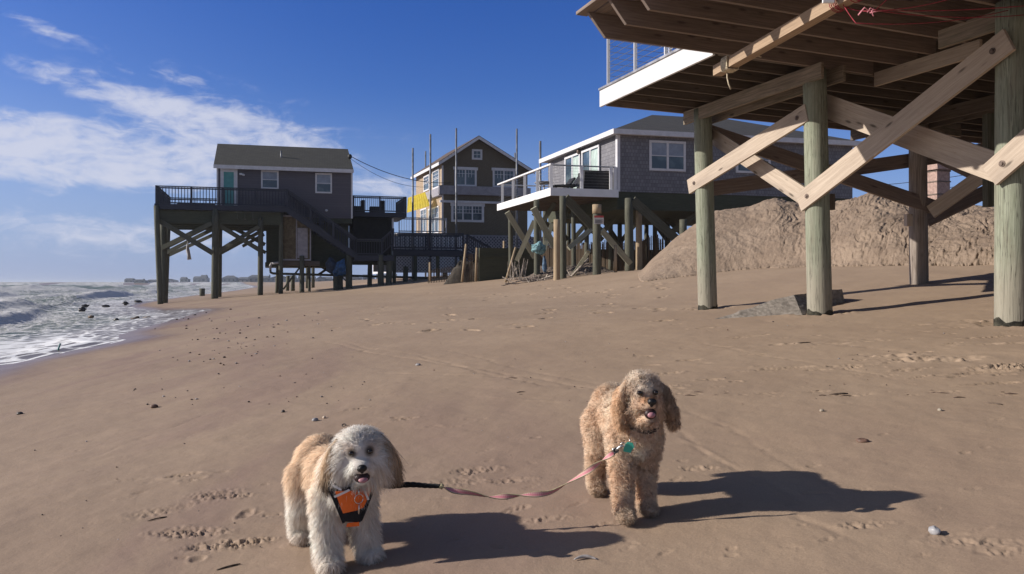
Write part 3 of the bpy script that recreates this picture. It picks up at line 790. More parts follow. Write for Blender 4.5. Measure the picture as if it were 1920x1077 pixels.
m_olit = shingle('olive_shingle_lit', (.40, .31, .22), (.33, .25, .18), (.25, .19, .14), .15, .16, .4)  # lighter copy of the olive shingle, sunlight put into the colour
m_shin = shingle('weathered_cedar_shingle', (.225, .225, .25), (.155, .155, .18), (.10, .10, .115), .13, .15, .7)
m_trim = simple('trim_white', (.66, .66, .70), .5, .05, 4)
m_trimd = simple('grey_skirt', (.30, .29, .33), .6, .1, 4)
m_teal = simple('teal_door_paint', (.10, .34, .34), .5, .08, 3)
m_glass, n, b = newmat('window_glass')
b.inputs['Base Color'].default_value = (.05, .075, .10, 1); b.inputs['Roughness'].default_value = .06; b.inputs['Specular IOR Level'].default_value = .7
tc = n.n('ShaderNodeTexCoord').outputs['UV']; f = n.mr(n.noise(tc, 1.3, 3, .6), .4, .6)
n.nt.links.new(n.mix(f, (.045, .07, .10), (.10, .14, .17)), b.inputs['Base Color'])
m_blind = simple('pale_blind', (.28, .33, .42), .6, .1, 3)
m_curt = simple('pale_curtain', (.42, .52, .50), .6, .15, 3, st=(6, 6, 1))
m_yellow = simple('yellow_tarpaulin', (.78, .62, .04), .55, .12, 5, .4)
_n = NT(m_yellow.node_tree); _t = _n.n('ShaderNodeBsdfTranslucent', i={0: (.90, .74, .06, 1)}); _p = m_yellow.node_tree.nodes['Principled BSDF']
_m = _n.n('ShaderNodeMixShader', i={0: .6, 1: _p.outputs[0], 2: _t.outputs[0]}); m_yellow.node_tree.links.new(_m.outputs[0], m_yellow.node_tree.nodes['Material Output'].inputs[0])
m_blue = simple('blue_tarpaulin', (.02, .085, .22), .5, .3, 6, .4)
m_lit = wood('sunlit_brace', (.40, .39, .30), (.26, .26, .20), None, .3, .3)  # braces the sun reaches, its light put into a paler wood
m_tealrope = simple('teal_netting', (.22, .40, .45), .8, .4, 22, .6)
m_pole = simple('grey_steel_pole', (.20, .21, .24), .5, .2, 3, metal=.3)
m_fence = wood('slat_fence_wood', (.12, .088, .062), (.07, .052, .036), None, .2, .3)
m_fpost = wood('fence_post_wood', (.42, .33, .22), (.28, .21, .14), None, .5, .3)
m_lattb = simple('brown_lattice', (.16, .125, .075), .8, .2, 6)
m_sticks = simple('bleached_slats', (.36, .31, .27), .85, .3, 9)
m_darkin = simple('recess_shade', (.016, .016, .016), .9, .2, 3)
m_red = simple('sign_red', (.35, .05, .05), .5, .1)
m_signw = simple('sign_white', (.42, .40, .40), .5, .1)
m_signk = simple('sign_black', (.03, .03, .03), .5, .1)
m_cush = simple('black_cover', (.018, .018, .020), .6, .3, 7, .5)

def window(fr, a0, a1, z0, z1, parent, b=-.05, cols=1, rows=2, fw=.09, mull=.035, glass=None, frame=None, name='window', grid=None, head=.0, lower=None):
    """a frame proud of the wall with its glass behind; each pane field in one mesh"""
    frame = frame or m_trim
    m = MB()
    m.fbox(fr, a0 - fw, a1 + fw, b, b + .06, z0 - fw, z0); m.fbox(fr, a0 - fw - head, a1 + fw + head, b - .01 - head * .3, b + .06, z1, z1 + fw * (1.5 if head else 1))
    m.fbox(fr, a0 - fw, a0, b, b + .06, z0, z1); m.fbox(fr, a1, a1 + fw, b, b + .06, z0, z1)
    w_ = (a1 - a0) / cols
    for i in range(1, cols): m.fbox(fr, a0 + w_ * i - .045, a0 + w_ * i + .045, b + .004, b + .06, z0, z1)
    for j in range(1, rows):
        z = z0 + (z1 - z0) * j / rows
        m.fbox(fr, a0, a1, b + .012, b + .055, z - mull / 2, z + mull / 2)
    if grid:
        for i in range(cols):
            for k in range(1, grid[0]):
                x = a0 + w_ * (i + k / grid[0]); m.fbox(fr, x - .012, x + .012, b + .02, b + .05, z0 + (z1 - z0) * (1 - grid[2]), z1)
            for k in range(1, grid[1]):
                z = z1 - (z1 - z0) * grid[2] * k / grid[1]; m.fbox(fr, a0 + w_ * i, a0 + w_ * (i + 1), b + .022, b + .048, z - .012, z + .012)
    o = m.build(name, frame, parent)
    g = MB(); g.fbox(fr, a0, a1, b + .035, b + .05, z0, z1); g.build('glass', glass or m_glass, o)
    if lower:
        g = MB(); g.fbox(fr, a0, a1, b + .030, b + .034, z0 + (z1 - z0) * lower, z1); g.build('blind', m_blind, o)
    return o
def railing(p, q, h, parent, mat, name='railing', spacing=.14, bw=.035, posts=(), pw=.10, low=.09, mid=None, post_mat=None):
    """rails and balusters one mesh, posts each their own"""
    p, q = Vector(p), Vector(q); d = q - p; L = d.length; up = Vector((0, 0, 1)); fl = Vector((d.x, d.y, 0)).normalized(); sd = up.cross(fl)
    m = MB()
    m.bar(p + up * h, q + up * h, .05, .12, side=sd); m.bar(p + up * low, q + up * low, .07, .04, side=sd); m.bar(p + up * (h - .09), q + up * (h - .09), .07, .04, side=sd)
    if spacing:
        n_ = max(1, int(L / spacing))
        for i in range(1, n_):
            c = p + d * i / n_; m.bar(c + up * (low + .03), c + up * (h - .04), bw, bw, side=sd)
    o = m.build(name, mat, parent)
    for t in posts:
        c = p + d * t; mm = MB(); mm.bar(c - up * .05, c + up * (h + .03), pw, pw, side=sd); mm.build('railing_post', post_mat or mat, parent)
    return o
def post_px(pxt, pyt, pxb, pyb, d, r, mat, parent, name='pile', n=10, sink=.25, sq=False, d2=None):
    a, b = P(pxt, pyt, d), P(pxb, pyb, d2 or d); e = (b - a).normalized(); b = b + e * sink
    m = MB()
    if sq: m.bar(a, b, r * 2, r * 2, side=(1, 0, 0))
    else: m.tube([a.lerp(b, i / 6) for i in range(7)], [r * (.92 + .08 * i / 6) for i in range(7)], n, wob=.03)
    return m.build(name, mat, parent)
def plank_px(x0, y0, d0, x1, y1, d1, wd, t, mat, parent, name='brace', side=(0, 1, 0)):
    m = MB(); m.bar(P(x0, y0, d0), P(x1, y1, d1), wd, t, side=side); return m.build(name, mat, parent)
def lattice(fr, a0, a1, b, z0, z1, mb, s=.15, w_=.045):
    """crossed laths clipped to a rectangle"""
    H_ = z1 - z0; W_ = a1 - a0; n_ = int((W_ + H_) / s) + 1
    for k in range(n_):
        for sg in (0, 1):
            u0 = k * s
            x0, y0 = (u0, 0) if u0 <= W_ else (W_, u0 - W_)
            x1, y1 = (u0 - H_, H_) if u0 >= H_ else (0, u0)
            if sg: x0, x1 = W_ - x0, W_ - x1
            if abs(x0 - x1) < .02: continue
            mb.bar(fr.w(a0 + x0, b + sg * .012, z0 + y0), fr.w(a0 + x1, b + sg * .012, z0 + y1), w_, .01, side=fr.V)

# ================================================================== house 1: mauve cottage far out on tall posts
f1 = Fr(-16.99, 43.0, 0, 13.7, 18)
h1 = thing('stilt_cottage', 'small mauve grey cottage on tall posts at the water edge with teal door', 'beach house', f1.w(2, 0, gz(-14, 43)))
zf = 5.66; zw0 = 5.18; ze = CZ + 6.78
m = MB(); m.fbox(f1, 0, 7.6, 0, 6, zw0, ze - .04); wall = m.build('wall', m_lav, h1)
# gable ends
m = MB(); rz = ze + 1.72
m.slab([f1.w(0.01, 0, ze - .06), f1.w(0.01, 6, ze - .06), f1.w(0.01, 3, rz - .12)], f1.U * 7.58); m.build('gable', m_lav, h1)
m = MB()
for sgn in (0, 1):
    b0, b1 = (-.32, 3) if not sgn else (6.32, 3)
    m.slab([f1.w(-.16, b0, ze - .02), f1.w(7.66, b0, ze - .02), f1.w(7.66, b1, rz + .05), f1.w(-.16, b1, rz + .05)], (0, 0, .07))
rf = m.build('roof', m_roofd, h1)
m = MB(); m.tube([f1.w(3.55, 1.2, ze + .6), f1.w(3.55, 1.2, ze + 1.25)], .045, 8); m.build('vent_pipe', m_pole, rf)
m = MB(); m.fbox(f1, -.17, 7.67, -.36, -.325, ze - .16, ze + .05); m.build('fascia_board', m_trim, h1)
for a_ in (-.02, 7.55):
    m = MB(); m.fbox(f1, a_, a_ + .09, -.03, .09, zw0, ze - .1); m.build('corner_board', m_trim, h1)
def a1(px, b=0): return f1.a(px, b)
def z1(py, px, b=0): return f1.z(py, f1.a(px, b), b)
m = MB(); da0, da1 = a1(419.5), a1(438.5); dz0, dz1 = zf + .03, z1(323, 430)
m.fbox(f1, da0 - .18, da0, -.06, -.004, dz0, dz1 + .26); m.fbox(f1, da1, da1 + .2, -.06, -.004, dz0, dz1 + .26); m.fbox(f1, da0, da1, -.06, -.004, dz1, dz1 + .26)
dr = m.build('door', m_trim, h1)
m = MB(); m.fbox(f1, da0, da1, -.04, -.004, dz0, dz1); m.build('door_panel', m_teal, dr)
m = MB(); m.ell(f1.w(da1 - .07, -.07, dz0 + 1.0), (.04, .04, .04), nu=8, nv=6); m.build('handle', m_rust, dr)
window(f1, a1(492.5), a1(519.5), z1(352, 506), z1(323, 506), h1, lower=.5)
window(f1, a1(594), a1(619.5), z1(360, 606), z1(328, 606), h1, lower=.45)
m = MB(); m.fbox(f1, a1(449), a1(453), -.25, -.01, z1(329, 451), z1(326, 451)); m.tube([f1.w(a1(452), -.15, z1(327, 452)), f1.w(a1(458), -.3, z1(330, 458))], .06, 8); m.build('wall_light', m_trim, h1)
m = MB(); m.ell(f1.w(a1(612), -.04, z1(395, 612)), (.09, .05, .07), nu=10, nv=6); m.build('wall_vent', m_trim, h1)
# main deck
A0, A1_, B0, B1 = -3.12, 3.9, -1.25, 4.6
m = MB(); m.fbox(f1, A0, A1_, B0, -.02, zf - .06, zf); m.fbox(f1, A0, -.02, -.02, B1, zf - .06, zf); m.build('deck_floor', m_darkgrey, h1)
m = MB(); m.fbox(f1, A0 - .03, A1_, B0 - .04, B0 - .002, zf - .28, zf + .02); m.fbox(f1, A0 - .04, A0 - .002, B0, B1, zf - .28, zf + .02); m.build('rim_board', m_darkgrey, h1)
for b_ in (-1.05, .6, 2.4, 4.3):
    m = MB(); m.fbox(f1, A0 + .05, 3.5, b_, b_ + .14, zf - 1.02, zf - .29); m.build('girder', m_dkgreen, h1)
m = MB()
for i in range(18):
    a_ = A0 + .1 + i * .4; m.fbox(f1, a_, a_ + .05, B0 + .01, B1, zf - .285, zf - .065)
m.build('deck_joists', m_dkgreen, h1)
m = MB(); m.fbox(f1, 0, 7.6, .02, 6, zw0 - .3, zw0 - .003); m.build('floor_frame', m_dkgreen, h1)
railing(f1.w(A0 + .06, B0 + .06, zf), f1.w(3.86, B0 + .06, zf), 1.0, h1, m_darkgrey, posts=(0, .26, .50, .75, 1), spacing=.16)
railing(f1.w(A0 + .06, B0 + .06, zf), f1.w(A0 + .06, B1, zf), 1.0, h1, m_darkgrey, posts=(.5, 1), spacing=.16)
railing(f1.w(A0 + .06, B1, zf), f1.w(-.1, B1, zf), .98, h1, m_darkgrey, posts=(1,), spacing=.27)
m = MB(); m.fbox(f1, A0 + .5, -.4, B1 - .6, B1 - .15, zf + .42, zf + .48); m.fbox(f1, A0 + .5, -.4, B1 - .14, B1 - .10, zf + .5, zf + .62); m.build('deck_bench', m_darkgrey, h1)
# four pale hooks/lamps hung under the deck edge
m = MB(); m.tube([f1.w(.1, B0 - .06, zf - .36), f1.w(3.5, B0 - .06, zf - .36)], .02, 6)
for px in (445, 459, 474, 488): a_ = f1.a(px, B0); m.tube([f1.w(a_, B0 - .06, zf - .36), f1.w(a_, B0 - .06, zf - .62), f1.w(a_, B0 - .06, zf - .78)], [.012, .02, .09], 8)
m.build('hanging_hooks', m_postgrey, h1)
# posts under the deck
for (xt, yt, xb, yb, d, r) in [(293, 386, 301, 576, 41.0, .15), (306, 412, 308, 574, 42.4, .20), (316, 418, 310, 570, 45.5, .14), (404, 392, 402.5, 564, 41.9, .19), (413, 400, 411, 556, 45.0, .14), (489, 408, 488, 553, 42.6, .155), (527, 400, 526.5, 548, 43.0, .13), (521, 488, 519, 548, 45, .10), (566, 480, 566, 546, 43.5, .145), (580, 478, 580, 545, 44, .09), (655, 478, 654, 540, 43.8, .20), (629, 500, 630, 541, 44, .17), (637, 500, 638, 541, 44.2, .17), (714, 478, 714, 534, 44.0, .19), (731, 478, 729, 533, 44.2, .19), (694, 480, 693, 535, 46, .15), (761, 500, 760, 531, 47, .17)]:
    post_px(xt, yt, xb, yb, d, r, m_postgrey, h1, n=12)
for (x0, y0, x1, y1, d, w_) in [(300, 415, 399, 475, 41.2, .27), (397, 419, 301, 466, 41.5, .24), (399, 430, 312, 474, 44.5, .22), (399, 441, 316, 479, 46, .2), (398, 422, 318, 462, 45.5, .16),
                            (411, 423, 488, 470, 42.1, .24), (486, 425, 410, 471, 42.3, .22), (493, 432, 412, 476, 44.5, .2), (419, 418, 497, 459, 45.5, .22), (495, 440, 455, 462, 46, .18), (498, 474, 455, 450, 45, .2)]:
    plank_px(x0, y0, d, x1, y1, d + .4, w_, .07, m_postgrey, h1)
plank_px(565, 498, 43.6, 531, 543, 43.4, .09, .06, m_postgrey, h1)
plank_px(598, 498, 46, 628, 516, 46, .14, .06, m_postgrey, h1); plank_px(620, 500, 46, 596, 516, 46, .14, .06, m_postgrey, h1)
plank_px(640, 517, 44, 660, 541, 43.5, .06, .05, m_wire, h1)
# enclosed store under the floor
m = MB(); m.fbox(f1, a1(499, .8), 7.5, .8, 4.2, 2.55, zw0 - .31); m.fbox(f1, a1(497, .6), 7.58, .55, 4.3, 2.28, 2.545); m.build('under_floor_store', m_dkgreen, h1)
m = MB(); m.fbox(f1, a1(523, -.6), a1(600, -.6), -.5, .5, z1(498, 560, -.5), z1(490, 560, -.5)); m.build('store_beam', m_joistd, h1)
# lattice and door panel
la0, lam, lam2, la1 = a1(529.5, -.6), a1(556, -.6), a1(577, -.6), a1(582, -.6); lz0, lz1 = z1(486, 555, -.6), z1(407, 540, -.6); lz2 = z1(428, 575, -.6)
m = MB(); tt = .035
m.fbox(f1, la0 - tt, la0 + tt, -.66, -.58, lz0, lz1); m.fbox(f1, lam - tt, lam + tt, -.66, -.58, lz0, lz1); m.fbox(f1, la1 - tt, la1 + tt, -.66, -.58, lz0, lz2 + .3)
m.fbox(f1, la0 - tt, la1 + tt, -.665, -.575, lz0 - .09, lz0 - .003); m.fbox(f1, la0 - tt, lam + tt, -.665, -.575, lz1 + .003, lz1 + .09)
sc_ = m.build('screen_frame', m_trimd, h1)
m = MB(); lattice(f1, la0 + tt, lam - tt, -.61, lz0, lz1, m, .13, .06); m.build('lattice_panel', m_lattb, sc_)
m = MB(); m.fbox(f1, la0, la1, -.56, -.50, lz0, lz1 - .0); m.build('back_panel', m_lattb, sc_)
m = MB(); m.fbox(f1, lam + tt + .02, lam2, -.64, -.57, lz0 + .06, lz2); m.fbox(f1, lam + tt + .06, lam2 - .05, -.655, -.641, lz0 + .12, lz0 + 1.0); m.fbox(f1, lam + tt + .06, lam2 - .05, -.655, -.641, lz0 + 1.08, lz2 - .06); m.build('screen_door', m_trimd, sc_)
# stairs
sA, sB = 3.86, f1.a(668, -1.2); sz1_ = f1.z(479, sB, -1.2); ns = 14
st = MB()
for b_ in (-1.28, -.12): st.bar(f1.w(sA - .1, b_, zf - .12), f1.w(sB, b_, sz1_ - .08), .30, .05, side=f1.V)
for i in range(ns):
    t = (i + .5) / ns; a_ = sA + (sB - sA) * t; z = zf + (sz1_ - zf) * (i + 1) / ns + .02
    st.fbox(f1, a_ - .15, a_ + .15, -1.25, -.15, z, z + .05)
    st.fbox(f1, a_ - .15, a_ - .12, -1.25, -.15, z - .14, z)
stairs = st.build('stairs', m_darkgrey, h1)
railing(f1.w(sA, -1.3, zf), f1.w(sB, -1.3, sz1_), 1.0, h1, m_darkgrey, 'stair_railing', posts=(0, .33, .66, 1), spacing=.15)
railing(f1.w(sA, -.1, zf), f1.w(sB, -.1, sz1_), 1.0, h1, m_darkgrey, 'stair_railing', posts=(.5, 1), spacing=.22)
lB = f1.a(716, -1.3); lC = f1.a(737, -1.0)
m = MB(); m.fbox(f1, sB - .1, lC, -1.35, .45, sz1_ - .32, sz1_); m.build('landing', m_darkgrey, h1)
railing(f1.w(sB, -1.3, sz1_), f1.w(lB, -1.3, sz1_), .95, h1, m_darkgrey, 'landing_railing', posts=(0, 1), spacing=.14)
railing(f1.w(lB, -1.3, sz1_), f1.w(lC, -1.0, sz1_ + .65), .95, h1, m_darkgrey, 'landing_railing', posts=(1,), spacing=.16)
# right deck and near-black box beneath, recess shade put into its colour
rA, rB = 7.75, f1.a(762, 1.0)
m = MB(); m.fbox(f1, rA, rB, .9, 4.6, f1.z(407, 9, 1), f1.z(398.5, 9, 1)); rd = m.build('side_deck', m_darkgrey, h1)
zr = f1.z(398.5, 9, 1)
railing(f1.w(rA + .05, .95, zr), f1.w(rB - .05, .95, zr), .98, h1, m_darkgrey, posts=(0, .5, 1), spacing=.12)
railing(f1.w(rB - .05, .95, zr), f1.w(rB - .05, 4.5, zr), .98, h1, m_darkgrey, posts=(1,), spacing=.14)
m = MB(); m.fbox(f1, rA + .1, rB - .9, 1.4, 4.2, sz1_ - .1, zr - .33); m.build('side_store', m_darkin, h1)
m = MB(); m.fbox(f1, rA + .25, rB - 1.3, 1.32, 1.39, sz1_ + .95, sz1_ + 1.12); m.build('pale_shelf', m_postgrey, h1)
m = MB(); m.fbox(f1, rB - .85, rB - .75, 1.2, 4.3, sz1_ - .3, zr - .33); m.build('corner_board', m_trim, h1)
m = MB(); m.fbox(f1, 6.0, rB - .9, .2, .35, f1.z(497, 8, .2), f1.z(487, 8, .2)); m.build('girder', m_dkgreen, h1)
for a_, w_ in ((rA + .45, .7), (rB - 1.7, .9)):
    m = MB(); c = f1.w(a_, 1.8, zr); m.fbox(f1, a_ - w_ / 2, a_ + w_ / 2, 1.5, 2.1, zr + .02, zr + .42); m.fbox(f1, a_ + w_ * .2, a_ + w_ / 2, 1.5, 2.1, zr + .421, zr + .8)
    ch = m.build('deck_chair', m_cush, None, origin=c); tag(ch, 'dark boxy deck chair on the cottage side deck' + (' next to the cottage wall' if w_ < .8 else ' at its outer end'), 'chair')
# hanging white rag, pipe, hung blue tarpaulins
m = MB(); m.tube([P(352, 452, 44), P(351.5, 462, 44), P(352, 470, 44), P(354, 478, 44), P(355, 487, 44)], [.01, .06, .11, .10, .13], 8, wob=.1); tag(m.build('hanging_rag', m_signw, None, origin=P(353, 470, 44)), 'torn white rag dangling under the cottage deck braces', 'rag')
m = MB(); m.tube([P(524, 493, 43), P(510, 494, 43)], .07, 8); m.tube([P(510, 493, 43), P(507, 498, 43), P(507, 508, 43)], .07, 8); pp = m.build('pipe', m_signw, None, origin=P(515, 500, 43)); tag(pp, 'white and rusty drain pipe elbow below the cottage', 'pipe')
m = MB(); m.tube([P(507, 507, 43), P(507.5, 511, 43), P(512, 513, 43), P(524, 513.5, 43.2), P(700, 518.5, 46), P(830, 522, 50)], .07, 8); m.build('pipe_run', m_postgrey, pp)
def sheetmesh(c4, nx, ny, amp, name, mat, label, cat, parent=None, th=.02, origin=None):
    m = MB(); g = {}
    nrm = (c4[1] - c4[0]).cross(c4[3] - c4[0]).normalized()
    for i in range(nx + 1):
        for j in range(ny + 1):
            p = lerp2(c4, i / nx, j / ny); g[i, j] = p + nrm * (mnoise.noise(p * 2.2) * amp + mnoise.noise(p * 6) * amp * .4)
    for s_ in (0, 1):
        for i in range(nx):
            for j in range(ny):
                q = [g[i, j], g[i + 1, j], g[i + 1, j + 1], g[i, j + 1]]
                if s_: q = [p + nrm * th for p in q][::-1]
                m.poly(q, True)
    o = m.build(name, mat, parent, origin=origin, fix=False)
    return tag(o, label, cat)
def lerp2(q, u, v): return q[0].lerp(q[1], u).lerp(q[3].lerp(q[2], u), v)
m = MB()
c = P(637, 503, 43.2); m.ell(c, (.50, .22, .30), Matrix.Rotation(R(-55), 3, 'Y') @ Matrix.Rotation(0, 3, 'Z'), 18, 12, .4, 2); m.ell(P(640, 509, 43.15), (.30, .2, .22), Matrix.Rotation(R(30), 3, 'Y'), 14, 10, .5, 4)
tag(m.build('tarpaulin', m_blue, None, origin=c), 'crumpled blue tarpaulin bundle strapped under the cottage stairs', 'tarpaulin')
c = P(622, 499, 43.6); m = MB(); m.ell(c, (.34, .2, .42), Matrix.Rotation(R(-20), 3, 'Y'), 16, 10, .4, 8)
tag(m.build('tarpaulin', simple('navy_tarpaulin', (.015, .03, .07), .6, .3, 6, .4), None, origin=c), 'darker navy tarpaulin roll left of the blue bundle under the cottage', 'tarpaulin')
# far free-standing stumps
sts = [(379, 541, 379, 561, 60, .21, 'short dark stump standing alone on the beach beyond the cottage posts'), (540, 517, 539, 546, 52, .12, 'thin pale post behind the cottage, leftmost of the far row'), (549, 517, 549, 548, 50, .14, 'thicker pale post behind the cottage, second of the far row'),
       (576, 500, 576, 535, 60, .12, 'tall narrow post behind the cottage lattice screen'), (587, 500, 587, 535, 60, .13, 'tall pale post right of the narrow one behind the cottage'), (634, 518, 634, 531, 60, .15, 'small post behind the blue tarpaulin'), (780, 524, 780, 530, 55, .3, 'stubby dark pier block beneath the white lattice wall, left one'), (797, 523, 797, 531, 55, .3, 'stubby dark pier block beneath the white lattice wall, right one')]
for (xt, yt, xb, yb, d, r, lab) in sts:
    o_ = P(xb, yb, d); m = MB(); m.tube([P(xt, yt, d), P((xt + xb) / 2, (yt + yb) / 2, d), P(xb, yb + 6, d)], r, 10, wob=.04)
    tag(m.build('beach_post', m_postgrey, None, origin=o_), lab, 'post', 'old posts standing behind the cottage')

# ================================================================== house 2: olive two storey house
f2 = Fr(-4.85, 52, 0, 14, 22)
h2 = thing('olive_house', 'two storey olive shingled house with white trim and steep front gable', 'house', f2.w(3, 0, gz(-3, 52)))
def a2(px, b=0): return f2.a(px, b)
def z2(py, px, b=0): return f2.z(py, f2.a(px, b), b)
WA = 6.14; zb2 = z2(441, 830); zeL = CZ + 8.55; zeR = CZ + 8.15; zap = CZ + 10.25; aap = 2.45
m = MB(); pr = [f2.w(0, 0, zb2), f2.w(WA, 0, zb2), f2.w(WA, 0, zeR), f2.w(aap, 0, zap - .05), f2.w(0, 0, zeL)]
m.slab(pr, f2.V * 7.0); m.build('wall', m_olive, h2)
s2 = f2.side()
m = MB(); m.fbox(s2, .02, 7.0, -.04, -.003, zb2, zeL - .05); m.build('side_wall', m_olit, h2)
m = MB()
m.slab([f2.w(-.35, -.45, zeL - .22), f2.w(aap, -.45, zap), f2.w(aap, 7.3, zap), f2.w(-.35, 7.3, zeL - .22)], (0, 0, .14))
m.slab([f2.w(WA + .35, -.45, zeR - .22), f2.w(aap, -.45, zap), f2.w(aap, 7.3, zap), f2.w(WA + .35, 7.3, zeR - .22)], (0, 0, .14)); m.build('roof', m_roofb, h2)
m = MB()
for (q0, q1) in (((-.35, zeL - .22), (aap, zap)), ((WA + .35, zeR - .22), (aap, zap))):
    m.slab([f2.w(q0[0], -.50, q0[1] - .12), f2.w(q1[0], -.50, q1[1] - .12), f2.w(q1[0], -.50, q1[1] + .08), f2.w(q0[0], -.50, q0[1] + .08)], f2.V * .045)
m.slab([f2.w(-.40, -.5, zeL - .34), f2.w(-.40, 7.3, zeL - .34), f2.w(-.40, 7.3, zeL - .14), f2.w(-.40, -.5, zeL - .14)], f2.U * .045)
m.build('fascia_board', m_trim, h2)
m = MB(); m.fbox(f2, -.3, WA + .12, -.30, -.04, z2(367, 900), z2(351, 900)); m.fbox(s2, -.2, 7, -.30, -.05, z2(367, 830), z2(352, 830)); m.build('band_skirt', m_trimd, h2)
m = MB(); m.fbox(f2, -.2, WA * .82, -.18, -.04, z2(382, 900), z2(378, 900)); m.build('ledge', m_trim, h2)
m = MB(); m.fbox(f2, -.06, .06, -.06, -.045, zb2, zeL - .3); m.build('corner_board', m_trim, h2)
window(f2, a2(855), a2(890), z2(346.5, 872), z2(319, 872), h2, cols=2, rows=1, fw=.13, grid=(3, 2, .5), head=.08)
window(f2, a2(927), a2(962), z2(349, 945), z2(321, 945), h2, cols=2, rows=1, fw=.13, grid=(3, 2, .5), head=.08)
window(f2, a2(888), a2(900.5), z2(296.5, 894), z2(284, 894), h2, cols=1, rows=1, fw=.13, grid=(2, 2, 1))
window(f2, a2(850), a2(903), z2(412.5, 875), z2(387, 875), h2, cols=3, rows=2, fw=.16, grid=(3, 2, .5), head=.05)
def s2a(px):
    k = (px - 960) / F; return (k * s2.o.y - s2.o.x) / (s2.U.x - k * s2.U.y)
for (x0, x1, y0, y1, c_, lw) in [(824.5, 814, 351, 322, 1, 2), (806, 797, 356, 332, 1, 2), (824, 806, 437, 392, 3, 1), (801, 791, 436, 394, 2, 1)]:
    u0, u1 = s2a(x0), s2a(x1); yy = s2.w((u0 + u1) / 2, 0, 0).y
    window(s2, u0, u1, CZ - (y1 + (y0 - y1) - HY) / F * yy, CZ - (y1 - HY) / F * yy, h2, b=-.10, cols=c_, rows=lw, fw=.10, grid=(2, 3, .6))
# its deck, railing and lattice skirt
dx0, dx1 = a2(748, -1.0), a2(828, -1.0); zd2 = z2(437, 800, -1.0)
m = MB(); m.fbox(f2, dx0, dx1 + .3, -1.1, 6.5, zd2 - .25, zd2); m.build('deck_floor', m_trim, h2)
railing(f2.w(dx0, -1.05, zd2), f2.w(dx1 + .3, -1.05, zd2), 1.0, h2, m_metal, spacing=.16, bw=.02, posts=(0, .42, .46, 1), post_mat=m_trim, pw=.07)
zl0, zl1 = z2(509, 800, -1.1), z2(443, 800, -1.1)
lx0, lx1 = a2(742, -1.1), a2(868, -1.1)
m = MB(); lattice(f2, lx0, lx1, -1.16, zl0, zl1, m, .22, .085)
m.fbox(f2, lx0, lx1, -1.17, -1.13, zl0 - .1, zl0); m.build('lattice_skirt', m_trim, h2)
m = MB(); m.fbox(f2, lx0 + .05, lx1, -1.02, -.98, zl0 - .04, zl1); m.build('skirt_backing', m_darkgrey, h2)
m = MB(); m.fbox(f2, lx0 - .12, lx0 + .02, -1.2, 6, zl0 - .1, zd2 - .26); m.build('skirt_side', m_trim, h2)
m = MB(); m.fbox(f2, a2(835), WA + .2, -.2, -.08, z2(462, 900), z2(441.5, 900)); m.build('lower_skirt', m_trimd, h2)
zl3 = z2(505, 930, -.5)
m = MB(); lattice(f2, a2(868, -.5), WA + 2.0, -.5, zl3, z2(443, 900, -.5), m, .24, .08); m.build('lattice_skirt', m_trimd, h2)
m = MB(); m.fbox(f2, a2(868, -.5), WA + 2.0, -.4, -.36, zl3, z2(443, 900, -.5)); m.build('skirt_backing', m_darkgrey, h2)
for a_ in (.4, 3.0, 5.8):
    c = f2.w(a_, .8, 0); m = MB(); m.tube([(c.x, c.y, gz(c.x, c.y) - .3), (c.x, c.y, zb2)], .18, 12); m.build('pile', m_postgrey, h2)
c = f2.w(3, 3, 0)
# white panel left of the lattice
m = MB(); m.box8([P(x, y, d) for d in (49.5, 49.6) for (x, y) in ()] or [f2.w(a2((700, 745)[i], -1.6), -1.6 + j * .05, (z2(510, 720, -1.6), z2(496, 720, -1.6))[k]) for k in (0, 1) for j in (0, 1) for i in (0, 1)]); m.build('base_board', m_trim, h2)

# dark grey walkway in front of it
wk = thing('boardwalk', 'charcoal painted raised walkway with railing running right from the cottage stairs', 'walkway', f1.w(13, 0, gz(-6, 46)))
fw = Fr(*(lambda p: (p.x, p.y))(P(737, 480, 46.5)), 0, 12, 14)
fz = lambda py, px: fw.z(py, fw.a(px))
e_ = fw.a(868)
m = MB(); m.fbox(fw, 0, e_, 0, 1.3, fz(480, 800), fz(470, 800)); m.build('walkway_floor', m_darkgrey, wk)
zk = fz(470, 800); m = MB(); m.fbox(fw, 0, e_, -.03, .0, zk + .14, zk + .22); m.build('kick_rail', m_darkgrey, wk)
railing(fw.w(0, 0, zk), fw.w(e_, 0, zk), 1.08, wk, m_darkgrey, posts=(0, .5, 1), spacing=.14, low=.15)
railing(fw.w(0, 1.25, zk), fw.w(e_, 1.25, zk), 1.08, wk, m_darkgrey, posts=(.5,), spacing=.28)
for t in (.02, .32, .64, .98):
    c = fw.w(e_ * t, .2, 0); m = MB(); m.bar((c.x, c.y, gz(c.x, c.y) - .3), (c.x, c.y, zk - .3), .2, .2); m.build('post', m_dkgreen, wk)
p_, q_ = fw.w(e_, 0, zk), P(915, 466, 48)
railing(P(876, 470, 47.3), P(918, 492, 48), 1.0, wk, m_darkgrey, 'stair_railing', posts=(0, 1), spacing=.15)
m = MB(); m.bar(P(870, 476, 47.6), P(918, 496, 48.3), .3, .9, side=fw.V); m.build('stairs', m_darkgrey, wk)

